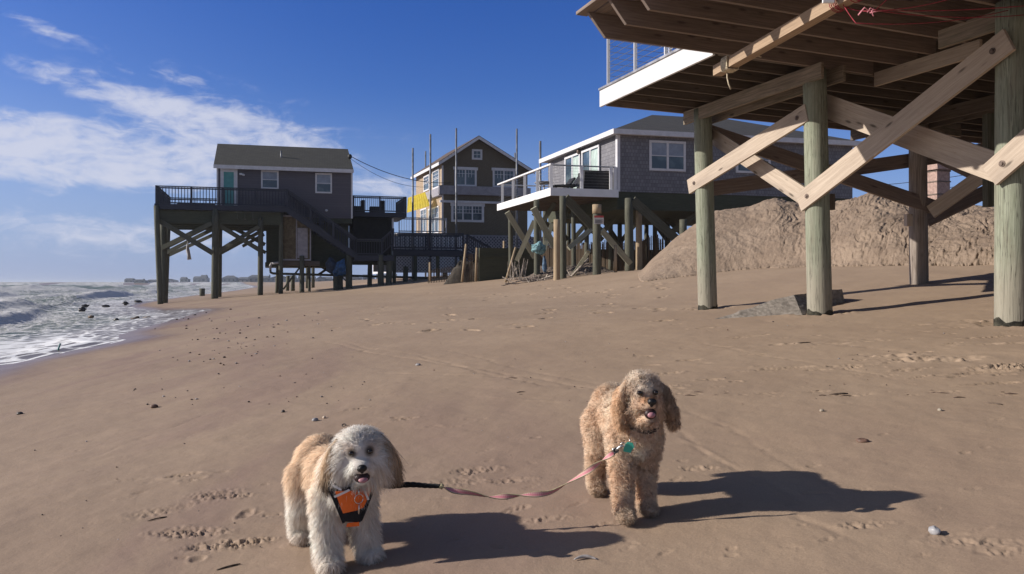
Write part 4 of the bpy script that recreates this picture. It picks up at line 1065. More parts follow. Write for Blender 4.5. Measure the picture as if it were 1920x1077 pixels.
# yellow tarpaulin
yt = [P(765, 371, 54.6), P(797, 360.5, 53.4), P(806, 386, 52.6), P(763, 399, 54.0)]
mm = MB(); g = {}
for i in range(41):
    for j in range(9):
        p = lerp2(yt, i / 40, j / 8); g[i, j] = p + Vector((0, -.022 * math.sin(i * 1.35 + j * .3), .012 * math.sin(j * 1.3)))
for i in range(40):
    for j in range(8): mm.poly([g[i, j], g[i + 1, j], g[i + 1, j + 1], g[i, j + 1]], True)
    for j in (0, 8): mm.poly([g[i, j], g[i + 1, j], g[i + 1, j] + Vector((0, .05, 0)), g[i, j] + Vector((0, .05, 0))])
tag(mm.build('awning', m_yellow, None, origin=yt[0], fix=False), 'bright yellow ribbed awning sheet between the cottage and the olive house', 'awning')
# tall poles round the house
for (px, yt_, yb_, d, lab) in [(774, 278, 436, 50, 'tall thin steel pole left of the olive house, leftmost of the poles'), (798, 284, 330, 62, 'thin pole top showing behind the left eave of the olive house'), (807, 252, 437, 50.5, 'tall steel pole just left of the olive house corner'), (855.5, 241, 441, 51, 'tallest steel pole standing before the left upper window of the olive house'),
                           (969, 242, 460, 51, 'tall steel pole crossing the right upper window of the olive house'), (965.5, 287, 330, 62, 'short pole tip behind the right roof slope of the olive house'), (1013, 265, 505, 40, 'steel pole rising behind the white deck railing')]:
    b_ = P(px, yb_, d); m = MB()
    zb_ = gz(b_.x, b_.y) - .2
    top_ = P(px, yt_, d)
    m.tube([(b_.x, b_.y, zb_), (b_.x, b_.y, (zb_ + top_.z) / 2), tuple(top_)], [.075, .07, .06], 8)
    tag(m.build('steel_pole', m_pole, None, origin=(b_.x, b_.y, zb_)), lab, 'pole', 'steel poles around the olive house')
m = MB(); m.tube(sag(P(655, 292, 46), P(845, 343, 52), .5, 16), .022, 5); m.tube(sag(P(655, 296, 46), P(845, 343, 52), .9, 16), .012, 5)
m.ell(P(656, 294, 45.8), (.14, .14, .16), nu=8, nv=6)
tag(m.build('overhead_wire', m_wire, None, origin=P(655, 292, 46)), 'sagging overhead wire from the cottage gable to the olive house', 'wire')

# ================================================================== house 3: shingled house with white deck
f3 = Fr(*(lambda p: (p.x, p.y))(P(1158, 360, 30)), 0, 13.5, 20)
h3 = thing('shingled_house', 'grey cedar shingled house on piles with hipped charcoal roof and white edged deck', 'house', f3.w(4, 3, gz(8, 32)))
z30 = CZ + 3.72; z3e = CZ + 6.05; A3 = 10.9; D3 = 7.2
m = MB(); m.fbox(f3, 0, A3, 0, D3, z30, z3e); m.build('wall', m_shin, h3)
m = MB(); ov = .32
e4 = [f3.w(-ov, -ov, z3e + .1), f3.w(A3 + ov, -ov, z3e + .1), f3.w(A3 + ov, D3 + ov, z3e + .1), f3.w(-ov, D3 + ov, z3e + .1)]
r0, r1 = f3.w(3.5, 3.6, CZ + 7.75), f3.w(A3 - 3.5, 3.6, CZ + 7.75)
m.poly([e4[0], e4[1], r1, r0]); m.poly([e4[1], e4[2], r1]); m.poly([e4[2], e4[3], r0, r1]); m.poly([e4[3], e4[0], r0]); m.build('roof', m_roofc, h3)
m = MB(); h_ = .20
m.fbox(f3, -ov - .02, A3 + ov + .02, -ov - .03, -ov, z3e - .08, z3e + .12); m.fbox(f3, -ov - .03, -ov, -ov, D3 + ov, z3e - .08, z3e + .12); m.fbox(f3, -ov, A3 + ov, -ov, D3 + ov, z3e - .04, z3e - .0); m.build('fascia_board', m_trim, h3)
m = MB(); m.fbox(f3, -.03, .09, -.04, -.003, z30, z3e - .05); m.fbox(f3, -.04, -.003, -.003, .10, z30, z3e - .05); m.build('corner_board', m_trim, h3)
def a3(px, b=0): return f3.a(px, b)
def z3(py, px, b=0): return f3.z(py, f3.a(px, b), b)
window(f3, a3(1221), a3(1281), z3(317, 1250), z3(269, 1250), h3, cols=2, rows=2, fw=.09, lower=.5)
window(f3, a3(1383), a3(1440), z3(321, 1400), z3(280, 1400), h3, cols=2, rows=2, fw=.09, lower=.5)
s3 = f3.side()
def s3a(px):
    k = (px - 960) / F; return (k * s3.o.y - s3.o.x) / (s3.U.x - k * s3.U.y)
for (x0, x1) in ((1125, 1096), (1089, 1064)):
    u0, u1 = s3a(x0), s3a(x1)
    o = window(s3, u0, u1, z30 + .05, z30 + 2.05, h3, b=-.10, cols=2, rows=1, fw=.10, name='sliding_door')
    g = MB(); g.fbox(s3, u0 + .05, (u0 + u1) / 2 - .05, -.069, -.0655, z30 + .1, z30 + 2.0); g.build('curtain', m_curt, o)
m = MB(); m.ell(s3.w(s3a(1092), -.18, z30 + 2.15), (.09, .09, .13), nu=8, nv=6); m.build('wall_light', m_rust, h3)
# floor frame
m = MB(); m.fbox(f3, 0, A3, .03, D3, z30 - .72, z30 - .003); m.build('floor_frame', m_dkgreen, h3)
m = MB(); m.fbox(f3, -3.4, 7.0, 7.3, 7.45, CZ - .2, CZ + 1.75); m.fbox(f3, -3.4, 7.0, 7.25, 7.29, CZ + 1.3, CZ + 1.4); m.build('dark_backing', m_dkgreen, h3)  # added dark wall, closes the bright sky gaps between the piles
# deck
dA = -2.83; dL = 6.4; zdk = CZ + 3.77; dk_t = .30
m = MB(); m.fbox(f3, dA + .03, .0 - .05, -.05, dL, zdk - .05, zdk); m.fbox(f3, dA + .06, -.05, 0.05, dL - .05, zdk - .26, zdk - .20); m.build('deck_floor', m_joistd, h3)
m = MB(); m.fbox(f3, dA - .01, 0, -.09, -.055, zdk - dk_t, zdk + .01); m.fbox(f3, dA - .012, dA + .025, -.05, dL, zdk - dk_t, zdk + .01); m.build('fascia_board', m_white, h3)
m = MB()
for i in range(12): m.fbox(f3, dA + .05, -.06, .1 + i * .55, .16 + i * .55, zdk - .29, zdk - .051)
m.build('deck_joists', m_joistd, h3)
s3d = Fr(0, 0, 0, 0, 0); s3d.o = f3.w(dA + .06, 0, 0); s3d.U = f3.V; s3d.V = f3.U
rh = .92
def whpost(c):
    m = MB(); m.bar(c, c + Vector((0, 0, rh)), .12, .12); m.build('railing_post', m_white, h3)
def s3da(px):
    k = (px - 960) / F; return (k * s3d.o.y - s3d.o.x) / (s3d.U.x - k * s3d.U.y)
for px in (1034, 1008, 984, 962, 942): whpost(s3d.w(max(0.02, s3da(px)), 0, zdk))
for px in (1091, 1146): whpost(f3.w(a3(px, .0), .02, zdk))
whpost(f3.w(-.10, .02, zdk))
m = MB(); m.bar(s3d.w(-.06, 0, zdk + rh + .02), s3d.w(dL, 0, zdk + rh + .02), .06, .13, side=f3.U); m.build('top_rail', m_white, h3)
m = MB(); m.bar(f3.w(dA + .12, .02, zdk + rh + .0), f3.w(-.06, .02, zdk + rh + .0), .04, .10, side=f3.V); m.build('top_rail', m_metal, h3)
m = MB()
for i in range(7): z = zdk + .12 + i * .115; m.tube([s3d.w(0, 0, z), s3d.w(dL, 0, z)], .003, 4); m.tube([f3.w(dA + .06, .02, z), f3.w(-.06, .02, z)], .003, 4)
m.build('railing_cable', m_cable, h3)
m = MB(); m.bar(f3.w(dA + .1, dL - .1, zdk + rh), f3.w(-.1, dL - .1, zdk + rh), .05, .1, side=f3.V); m.build('top_rail', m_white, h3)
# piles and braces
for (xt, yt, xb, yb, d, r, mt) in [(957, 400, 958, 497, 34, .13, 0), (1006, 375, 1007, 516, 30, .15, 1), (1055, 368, 1056, 523, 27.6, .15, 0), (1044, 412, 1044, 526, 27.2, .15, 2), (1179, 372, 1180, 498, 29.5, .21, 0), (1198, 390, 1198, 499, 30.5, .16, 2),
                               (1281, 412, 1281, 500, 29, .18, 0), (1100, 395, 1100, 498, 34, .13, 0), (1145, 395, 1145, 495, 35, .13, 0), (1228, 395, 1228, 492, 35, .13, 0), (1326, 395, 1326, 490, 33, .15, 0), (1075, 392, 1076, 505, 31, .12, 0), (1022, 395, 1022, 500, 37, .14, 0), (1066, 395, 1066, 500, 38, .14, 0), (1120, 395, 1121, 498, 38, .14, 0), (1162, 395, 1162, 496, 37, .14, 0), (1212, 395, 1212, 492, 38, .14, 0), (1252, 395, 1252, 490, 37, .14, 0)]:
    post_px(xt, yt, xb, yb, d, r * .85, (m_dkp, m_postgrey, m_litp)[mt] if False else (m_postgrey if mt != 2 else m_fpost), h3, n=14, sink=.5)  # paler wood on two piles puts sunlight into their colour
for (x0, y0, x1, y1, d, w_, mt) in [(951, 398, 1003, 483, 33, .24, 1), (1000, 390, 1039, 462, 29.5, .26, 1), (1002, 415, 969, 489, 31, .2, 1), (1060, 371, 1110, 424, 27.8, .32, 0), (1186, 376, 1268, 449, 29.4, .36, 0), (1128, 432, 1182, 495, 28.5, .22, 1), (1066, 466, 1108, 430, 28, .18, 1),
                                (1320, 392, 1256, 438, 31, .24, 0), (1180, 385, 1120, 445, 33, .22, 0), (1066, 395, 1130, 450, 33, .2, 0), (1000, 400, 1050, 440, 34, .2, 0), (1105, 470, 1072, 520, 28.2, .14, 1), (1130, 410, 1085, 455, 35, .2, 0), (1240, 400, 1290, 450, 34, .22, 0), (1040, 380, 1004, 440, 32, .2, 0), (1092, 400, 1160, 460, 34, .2, 0), (1020, 470, 1035, 420, 31, .18, 1), (1024, 398, 1064, 450, 37, .22, 0), (1118, 398, 1070, 455, 38, .22, 0), (1122, 400, 1160, 455, 37.5, .22, 0), (1210, 398, 1165, 452, 37.5, .22, 0), (1214, 400, 1250, 450, 37.5, .22, 0)]:
    plank_px(x0, y0, d, x1, y1, d + .8, w_, .08, m_lit if mt else m_postgrey, h3)
# notice pile
no = thing('notice_post', 'stout rough pile standing free with a red and white notice nailed to it', 'post', P(1119, 518, 27))
o = post_px(1119, 388, 1119, 518, 27, .155, m_postgrey, no, n=16, sink=.4)
c = P(1123, 410, 26.74)
m = MB(); m.box(c.x - .17, c.x + .17, c.y - .02, c.y, c.z + .03, c.z + .10); sg = m.build('notice_top', m_red, no)
m = MB(); m.box(c.x - .17, c.x + .17, c.y - .02, c.y, c.z - .2, c.z + .027); sg2 = m.build('notice_sheet', m_signw, no)
m = MB()
for i in range(4): m.box(c.x - .14, c.x + .14 - .05 * (i % 2), c.y - .024, c.y - .0205, c.z - .06 - i * .035, c.z - .045 - i * .035)
m.build('notice_print', m_signk, sg2)
m = MB(); m.tube([P(1119, 384, 27), P(1119, 401, 27)], .165, 16, wob=.02); m.build('pile_head', m_fpost, no)
# grill, chairs on the deck
c = f3.w(a3(1119, .5), .6, zdk)
m = MB(); m.box8([f3.w(a3(1119, .5) + x * (.66 - .05 * k), .6 + y * .32, zdk + .02 + k * .74) for k in (0, 1) for y in (-1, 1) for x in (-1, 1)])
m.tube([f3.w(a3(1119, .5) + x * .6, .6, zdk + .76) for x in (-1, 1)], .1, 10)
tag(m.build('covered_grill', m_cush, None, origin=c), 'black fabric covered grill on the white deck beside the shingled wall', 'grill')
for k_, (px, b_) in enumerate(((1070, 1.2), (1052, 2.6))):
    ac = a3(px, b_); c = f3.w(ac, b_, zdk); o = thing('deck_lounger', ('dark deck lounger nearest the covered grill' if k_ == 0 else 'dark deck lounger farther left behind the deck railing'), 'lounger', c, 'loungers on the white deck')
    m = MB(); m.slab([f3.w(ac - .7, b_, zdk + .25), f3.w(ac + .2, b_, zdk + .3), f3.w(ac + .2, b_, zdk + .36), f3.w(ac - .7, b_, zdk + .31)], f3.V * .55); m.build('seat', m_cush, o)
    m = MB(); m.slab([f3.w(ac + .2, b_, zdk + .3), f3.w(ac + .62, b_, zdk + .85), f3.w(ac + .68, b_, zdk + .80), f3.w(ac + .26, b_, zdk + .25)], f3.V * .55); m.build('backrest', m_cush, o)
    for aa_, bb_ in ((-.6, .05), (-.6, .5), (.3, .05), (.3, .5)):
        m = MB(); m.tube([f3.w(ac + aa_, b_ + bb_, zdk), f3.w(ac + aa_, b_ + bb_, zdk + .27)], .02, 6); m.build('leg', m_cush, o)
c = f3.w(a3(1020, 3), 3., zdk + .62)
m = MB(); m.ell(c, (.42, .42, .07), nu=18, nv=8); m.tube([c, c - Vector((0, 0, .62))], .03, 8); tag(m.build('round_table', m_signw, None, origin=c), 'small round white table on the seaward side of the white deck', 'table')
# teal netting, blue rag
c = P(1010, 466, 29.6); m = MB(); m.ell(c, (.26, .2, .24), None, 18, 12, .5, 5)
for i in range(14):
    a_ = random.uniform(0, 6.28); t_ = random.uniform(-.4, .4); m.tube([c + Vector((math.cos(a_ + u * .5) * .25, math.sin(a_ + u * .5) * .2, .22 * t_ + .05 * math.sin(u * 2 + i))) * 1.08 for u in range(10)], .018, 5)
tag(m.build('rope_bundle', m_tealrope, None, origin=c), 'round bundle of pale teal rope hung on a pile under the white deck', 'rope')
c = P(1021, 494, 29.6); m = MB(); m.tube([P(1020, 480, 29.6), P(1021, 490, 29.6), P(1021, 503, 29.5), P(1022, 512, 29.5)], [.03, .07, .10, .04], 10, wob=.2)
tag(m.build('blue_rag', simple('faded_blue_cloth', (.10, .17, .27), .8, .3, 6), None, origin=c), 'faded blue cloth hanging below the teal rope bundle', 'cloth')

# ------------------------------------------------------------------ slat fences
def slat_fence(name, p, q, h, lab, n=None, posts=(), jit=.03, mat=None, lean=0., gapp=.02):
    p, q = Vector(p), Vector(q); L = (q - p).length; n = n or int(L / .09)
    root = thing(name, lab, 'fence', (*p.xy, gz(p.x, p.y)), 'slat sand fences by the houses')
    d = (q - p) / n; sd = Vector((0, 0, 1)).cross(d).normalized()
    m = MB()
    for i in range(n):
        if random.random() < gapp: continue
        c = p + d * i; z = gz(c.x, c.y); hh_ = h + random.uniform(-jit, jit) + .05 * math.sin(i * .13); tl = random.uniform(-.02, .02) + lean
        m.bar((c.x, c.y, z - .1), (c.x + tl, c.y, z + hh_), .04, .01, side=sd)
    for t in (.2, .5, .82):
        m.tube([(p + d * i * 4 + sd * .01).xy.to_3d() + Vector((0, 0, gz(*(p + d * i * 4).xy) + h * t)) for i in range(n // 4 + 1)], .008, 4)
    m.build('slats', mat or m_fence, root)
    for (px, pyt, pyb, dd_, ln) in posts:
        a = P(px + ln, pyt, dd_); b = P(px, pyb, dd_); e = (b - a).normalized()
        mm = MB(); mm.tube([a, b + e * .2], .055, 8, wob=.03); mm.build('post', m_fpost, root)
def xy(px, d): return Vector(((px - 960) / F * d, d, 0))
slat_fence('sand_fence', xy(874, 36), xy(951, 37), 1.35, 'tall brown slat fence between the boardwalk and the white deck', posts=[(867, 458, 521, 36, 7), (892, 465, 520, 36, 2), (945, 452, 505, 37, 0)])
slat_fence('sand_fence', xy(803, 40), xy(872, 41), .7, 'low slat fence before the white lattice wall', posts=[(806, 492, 520, 40, 0)])
slat_fence('sand_fence', xy(985, 37), xy(1262, 34), 1.4, 'long gappy slat fence in shade under the shingled house', posts=[(1154, 455, 500, 35, 0), (1232, 440, 490, 34.5, 0), (1086, 455, 500, 36, -2)], gapp=.06, jit=.12, n=185)
# leaning broken fence bits and debris
db = thing('broken_fence', 'collapsed heap of bleached fence slats leaning at the pile under the white deck', 'broken fence', P(975, 524, 29))
m = MB(); rq = random.Random(5)
for i in range(26):
    x0 = rq.uniform(952, 985); y0 = 524 - (x0 - 952) * .05; dd_ = rq.uniform(28.3, 29.3)
    a = P(x0, y0 + 2, dd_); b = P(x0 + rq.uniform(-4, 8), rq.uniform(484, 506), dd_ + .3); m.bar(a, b, .035, .012)
for i in range(34):
    x0 = rq.uniform(955, 1100); dd_ = rq.uniform(28, 29.5); c = Vector(((x0 - 960) / F * dd_, dd_, 0)); c.z = gz(c.x, c.y) + rq.uniform(0, .12)
    e = Vector((rq.uniform(-.5, .5), rq.uniform(-.3, .3), rq.uniform(0, .2))); m.bar(c - e, c + e, .035, .012)
m.build('slats', m_sticks, db)
for (x0, y0, x1, y1, d) in ((967, 464, 949, 525, 29), (1104, 485, 1074, 516, 28.6), (1054, 488, 1052, 524, 28.4), (1060, 488, 1055, 524, 28.3)):
    m = MB(); a, b = P(x0, y0, d), P(x1, y1, d); m.tube([a, b + (b - a).normalized() * .1], .045, 8, wob=.04); m.build('leaning_post', m_fpost if x0 < 1000 else m_sticks, db)
tag_ = lambda px, yt, yb, d, lab, r=.06: tag((lambda m: (m.tube([P(px, yt, d), P(px, yb + 4, d)], r, 8, wob=.05), m.build('wooden_stake', m_fpost, None, origin=P(px, yb, d)))[1])(MB()), lab, 'stake')
tag_(1154, 460, 515, 27, 'thin brown stake upright in the sand left of the mound')
# piled pebbly heap behind the debris and dark scarp
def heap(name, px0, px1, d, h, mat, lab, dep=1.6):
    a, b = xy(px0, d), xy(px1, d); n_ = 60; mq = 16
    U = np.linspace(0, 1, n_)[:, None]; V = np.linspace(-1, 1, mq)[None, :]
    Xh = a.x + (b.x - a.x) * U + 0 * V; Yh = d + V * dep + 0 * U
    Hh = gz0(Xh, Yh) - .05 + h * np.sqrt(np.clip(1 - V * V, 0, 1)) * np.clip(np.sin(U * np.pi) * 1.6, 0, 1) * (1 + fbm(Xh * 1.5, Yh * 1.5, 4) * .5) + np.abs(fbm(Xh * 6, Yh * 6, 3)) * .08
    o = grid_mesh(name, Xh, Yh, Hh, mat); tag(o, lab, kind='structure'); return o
heap('cobble_bank', 975, 1150, 31, .42, simple('cobble', (.20, .155, .125), .9, .5, 14, 1.), 'low bank of cobbles and slats under the white deck')
heap('sand_bank', 832, 960, 37.3, 1.0, simple('bank_shade', (.05, .042, .034), .95, .3, 4, .8), 'steep dark sand bank behind the slat fence', .7)  # the bank's shade is put into the near-black colour

# ------------------------------------------------------------------ chimney, wires, pipe
ch = thing('brick_chimney', 'pink brick chimney with stepped cap and metal bands beyond the sand mound', 'chimney', P(1769, 380, 36))
fc = Fr(*(lambda p: (p.x, p.y))(P(1757, 380, 36)), 0, 16, 24)
zt_ = fc.z(318, 0); m = MB(); m.fbox(fc, 0, .78, 0, .78, gz(20, 36) - .3, zt_); m.build('stack', m_brick, ch)
m = MB(); m.fbox(fc, -.14, .92, -.14, .92, zt_ + .003, zt_ + .16); m.fbox(fc, -.05, .83, -.05, .83, zt_ + .163, zt_ + .28); m.build('cap', m_brick, ch)
for py in (320, 340, 364):
    z = fc.z(py, 0); m = MB(); m.fbox(fc, -.03, .81, -.03, .81, z - .03, z + .03); m.build('band', m_rust, ch)
wi = MB()
for (x0, y0, x1, y1) in ((1560, 352, 1900, 312), (1560, 374, 1900, 330), (1560, 400, 1900, 352), (1560, 318, 1900, 284), (1820, 262, 1900, 276)):
    wi.tube(sag(P(x0, y0, 60), P(x1, y1, 52), .3, 10), .022, 4)
tag(wi.build('power_lines', m_wire, None, origin=P(1700, 350, 56)), 'dark power lines crossing the sky behind the grey pile', 'wires')
hb = thing('distant_blue_house', 'blue grey house wall corner glimpsed above the mound behind the middle pile', 'house', P(1575, 372, 44))
fb = Fr(*(lambda p: (p.x, p.y))(P(1480, 380, 44)), 0, 10, 20)
m = MB(); m.fbox(fb, 0, 3.6, 0, 5, gz(17, 44), fb.z(338, 3)); m.build('wall', simple('slate_blue_wall', (.06, .075, .12), .7, .1), hb)
m = MB(); m.fbox(fb, 3.6, 3.7, -.02, .1, gz(17, 44), fb.z(338, 3)); m.build('corner_board', m_trimd, hb)
m = MB(); m.slab([fb.w(-.2, -.3, fb.z(339, 3)), fb.w(3.8, -.3, fb.z(339, 3)), fb.w(3.8, 5.3, fb.z(339, 3)), fb.w(-.2, 5.3, fb.z(339, 3))], (0, 0, .25)); m.build('roof', m_roofc, hb)

# ------------------------------------------------------------------ far shore houses
m_far = [simple('far_wall_a', (.15, .17, .20), .8, .1, .5), simple('far_wall_b', (.22, .23, .25), .8, .1, .5), simple('far_wall_c', (.33, .32, .33), .8, .1, .5)]
m_farr = simple('far_roof', (.10, .11, .13), .9, .1, .3); m_farw = simple('far_window', (.03, .04, .05), .3, .1)
rf_ = random.Random(21)
xs = []; x = 233
while x < 735:
    w_ = rf_.uniform(13, 27); xs.append((x, w_)); x += w_ + rf_.choice([-3, 1, 2, 3, 9])
for i, (x, w_) in enumerate(xs):
    if 490 < x < 528: w_ += 8
    D = 590 + rf_.uniform(-20, 90) - max(0, x - 400) * .35
    hh_ = (rf_.uniform(8, 13) if x > 300 else rf_.uniform(5, 9)) + (x - 230) * .010; wm = w_ / F * D; hz_ = hh_ / F * D
    p = P(x, 531.5, D); p.z = CZ + .6 + rf_.uniform(-.3, .3)
    q = 'dark' if i % 3 else 'pale'
    o = thing('distant_beach_house', 'tiny %s house in the row along the far shore' % q, 'house', p, 'row of %s houses along the far shore' % q)
    fr_ = Fr(p.x, p.y, 0, rf_.uniform(-10, 25), 10)
    mt = m_far[2] if i % 3 == 0 else m_far[rf_.choice([0, 1])]
    m = MB(); m.fbox(fr_, 0, wm, 0, 9, p.z - 3, p.z + hz_ * .7); m.build('wall', mt, o)
    m = MB(); r_ = rf_.random()
    if r_ < .12:
        m.slab([fr_.w(-.4, -.4, p.z + hz_ * .7 + .01), fr_.w(wm + .4, -.4, p.z + hz_ * .7 + .01), fr_.w(wm * .75, 4.5, p.z + hz_), fr_.w(wm * .25, 4.5, p.z + hz_)], (0, .3, .15)); m.poly([fr_.w(wm * .75, 4.5, p.z + hz_), fr_.w(wm * .25, 4.5, p.z + hz_), fr_.w(-.4, 9.4, p.z + hz_ * .7), fr_.w(wm + .4, 9.4, p.z + hz_ * .7)])
        m.poly([fr_.w(-.4, -.4, p.z + hz_ * .7), fr_.w(-.4, 9.4, p.z + hz_ * .7), fr_.w(wm * .25, 4.5, p.z + hz_)]); m.poly([fr_.w(wm + .4, -.4, p.z + hz_ * .7), fr_.w(wm + .4, 9.4, p.z + hz_ * .7), fr_.w(wm * .75, 4.5, p.z + hz_)])
    else:
        if r_ < .55: m.slab([fr_.w(0, 0, p.z + hz_ * .7 + .01), fr_.w(wm, 0, p.z + hz_ * .7 + .01), fr_.w(wm / 2, 0, p.z + hz_ * 1.05)], fr_.V * 9)
        else: m.slab([fr_.w(0, -.3, p.z + hz_ * .7 + .01), fr_.w(0, 9.3, p.z + hz_ * .7 + .01), fr_.w(0, 4.5, p.z + hz_ * rf_.uniform(.9, 1.1))], fr_.U * wm * rf_.uniform(.6, 1.))
        if r_ > .8: m.fbox(fr_, wm * .7, wm * .8, 3, 4.5, p.z + hz_ * .6, p.z + hz_ * 1.12)
    m.build('roof', m_farr, o)
    nw = max(1, int(wm / 3.2))
    for k in range(nw): m = MB(); m.fbox(fr_, wm * (k + .3) / nw, wm * (k + .65) / nw, -.06, -.01, p.z + hz_ * .3, p.z + hz_ * .5); m.build('window', m_farw, o)

fx_ = np.linspace(60, 820, 200)[:, None]; fd = np.linspace(545, 760, 12)[None, :]
Xf = (fx_ - 960) / F * fd; Yf = fd + 0 * fx_
Hf = -.6 + (CZ + 2.1) * sst(np.sin(np.clip((fd - 545) / 215, 0, 1) * np.pi), 0, .9) * sst(fx_, 60, 260) * (1 + fbm(Xf * .02, Yf * .02, 3) * .35)
far = grid_mesh('far_shore', Xf, Yf, Hf, m_mound); tag(far, 'low pale sand strip on the far shore', kind='structure')
# ------------------------------------------------------------------ dogs
def furmat(name, rough=.75):
    m, n, b = newmat(name)
    a = n.n('ShaderNodeAttribute', attribute_name='coat').outputs['Color']
    n.nt.links.new(a, b.inputs['Base Color']); b.inputs['Roughness'].default_value = rough; b.inputs['Specular IOR Level'].default_value = .22
    b.inputs['Sheen Weight'].default_value = .15
    t = n.n('ShaderNodeBsdfTranslucent', i={0: a}); mx = n.n('ShaderNodeMixShader', i={0: .30, 1: b.outputs[0], 2: t.outputs[0]})
    n.nt.links.new(mx.outputs[0], n.nt.nodes['Material Output'].inputs[0]); return m
m_fur = furmat('fur'); m_skin = simple('coat_undercolour', (.45, .34, .25), .9, .1, 8)
m_nose = simple('black_nose', (.012, .012, .014), .28, .2, 40, .3); m_eye = simple('dark_eye', (.012, .007, .005), .06, .1, 5, spec=.8)
m_tongue = simple('pink_tongue', (.42, .20, .24), .45, .1, 20); m_mouth = simple('dark_mouth', (.03, .012, .014), .5, .1)
m_orange = simple('orange_fabric', (.92, .17, .02), .6, .05, 30, .1); m_blk = simple('black_webbing', (.012, .012, .014), .7, .2, 30, .2); m_refl = simple('reflective_strip', (.72, .72, .74), .4, .03)
m_tealtag = simple('teal_tag', (.05, .42, .32), .4, .05); m_chrome = simple('steel_ring', (.6, .6, .6), .25, .05, metal=.9)
m_weave = None

class Dog:
    def __init__(s, c, fwd, label, seed):
        s.c = Vector((c[0], c[1], gz(c[0], c[1]))); s.f = Vector((*fwd, 0)).normalized(); s.l = Vector((-s.f.y, s.f.x, 0))
        s.root = thing('dog', label, 'dog', s.c); s.rs = np.random.default_rng(seed)
        s.prims = []
    def w(s, X, Y, Z): return s.c + s.f * X + s.l * Y + Vector((0, 0, Z))
    def lf(s, p):
        """array of world points to dog frame"""
        d = p - np.array(s.c); f, l = np.array(s.f), np.array(s.l)
        return np.stack([d @ f, d @ l, d[:, 2]], 1)
    def ell(s, mb, X, Y, Z, rx, ry, rz, yaw=0, pitch=0, head=False):
        if head: base = Matrix((s.hf, s.hl, s.hu)).transposed(); c = s.hw(X, Y, Z)
        else: base = Matrix((s.f, s.l, Vector((0, 0, 1)))).transposed(); c = s.w(X, Y, Z)
        rot = base @ Matrix.Rotation(R(yaw), 3, 'Z') @ Matrix.Rotation(R(pitch), 3, 'Y')
        mb.ell(c, (rx, ry, rz), rot, 24, 16)
    def limb(s, mb, pts, rs):
        P_ = [s.w(*p) for p in pts]; n = 6; pp, rr_ = [], []
        for i in range(len(P_) - 1):
            for k in range(n):
                t = k / n; pp.append(P_[i].lerp(P_[i + 1], t)); rr_.append(rs[i] * (1 - t) + rs[i + 1] * t)
        pp.append(P_[-1]); rr_.append(rs[-1])
        mb.tube(pp, rr_, 14)
        for p, r in ((pp[0], rr_[0]), (pp[-1], rr_[-1])): mb.ell(p, (r, r, r), None, 14, 10)
        for p, r in zip(P_[1:-1], rs[1:-1]): mb.ell(p, (r, r, r), None, 14, 10)
    def sethead(s, X, Y, Z, yaw, pitch=0, roll=0):
        s.hc = s.w(X, Y, Z)
        # yaw measured in world from -Y towards +X
        hf = Vector((math.sin(R(yaw)) * math.cos(R(pitch)), -math.cos(R(yaw)) * math.cos(R(pitch)), math.sin(R(pitch))))
        hl = Vector((0, 0, 1)).cross(hf).normalized(); hu = hf.cross(hl)
        hl2 = hl * math.cos(R(roll)) + hu * math.sin(R(roll)); hu = hf.cross(hl2)
        s.hf, s.hl, s.hu = hf, hl2, hu
    def hw(s, X, Y, Z): return s.hc + s.hf * X + s.hl * Y + s.hu * Z
    def hlf(s, p):
        d = p - np.array(s.hc); return np.stack([d @ np.array(s.hf), d @ np.array(s.hl), d @ np.array(s.hu)], 1)

def remesh(mb, name, mat, parent, vox=.006, smooth=7, colf=None, noise_amp=.0):
    tmp = mb.build('tmp', mat, parent)
    md = tmp.modifiers.new('r', 'REMESH'); md.mode = 'VOXEL'; md.voxel_size = vox; md.use_smooth_shade = True
    ms = tmp.modifiers.new('s', 'SMOOTH'); ms.factor = .6; ms.iterations = smooth
    dg = bpy.context.evaluated_depsgraph_get(); me = bpy.data.meshes.new_from_object(tmp.evaluated_get(dg)); me.name = name
    o = bpy.data.objects.new(name, me); COL.objects.link(o); o.parent = parent; o['_org'] = tuple(parent['_org'])
    bpy.data.objects.remove(tmp)
    me.materials.clear(); me.materials.append(mat)
    org = np.array(parent['_org'])
    nv = len(me.vertices); co = np.empty(nv * 3, np.float32); me.vertices.foreach_get('co', co); co = co.reshape(-1, 3) + org
    if colf is not None:
        at = me.color_attributes.new('coat', 'FLOAT_COLOR', 'POINT'); c = np.ones((nv, 4), np.float32); c[:, :3] = colf(co) * .85; at.data.foreach_set('color', c.ravel())
    return o, me
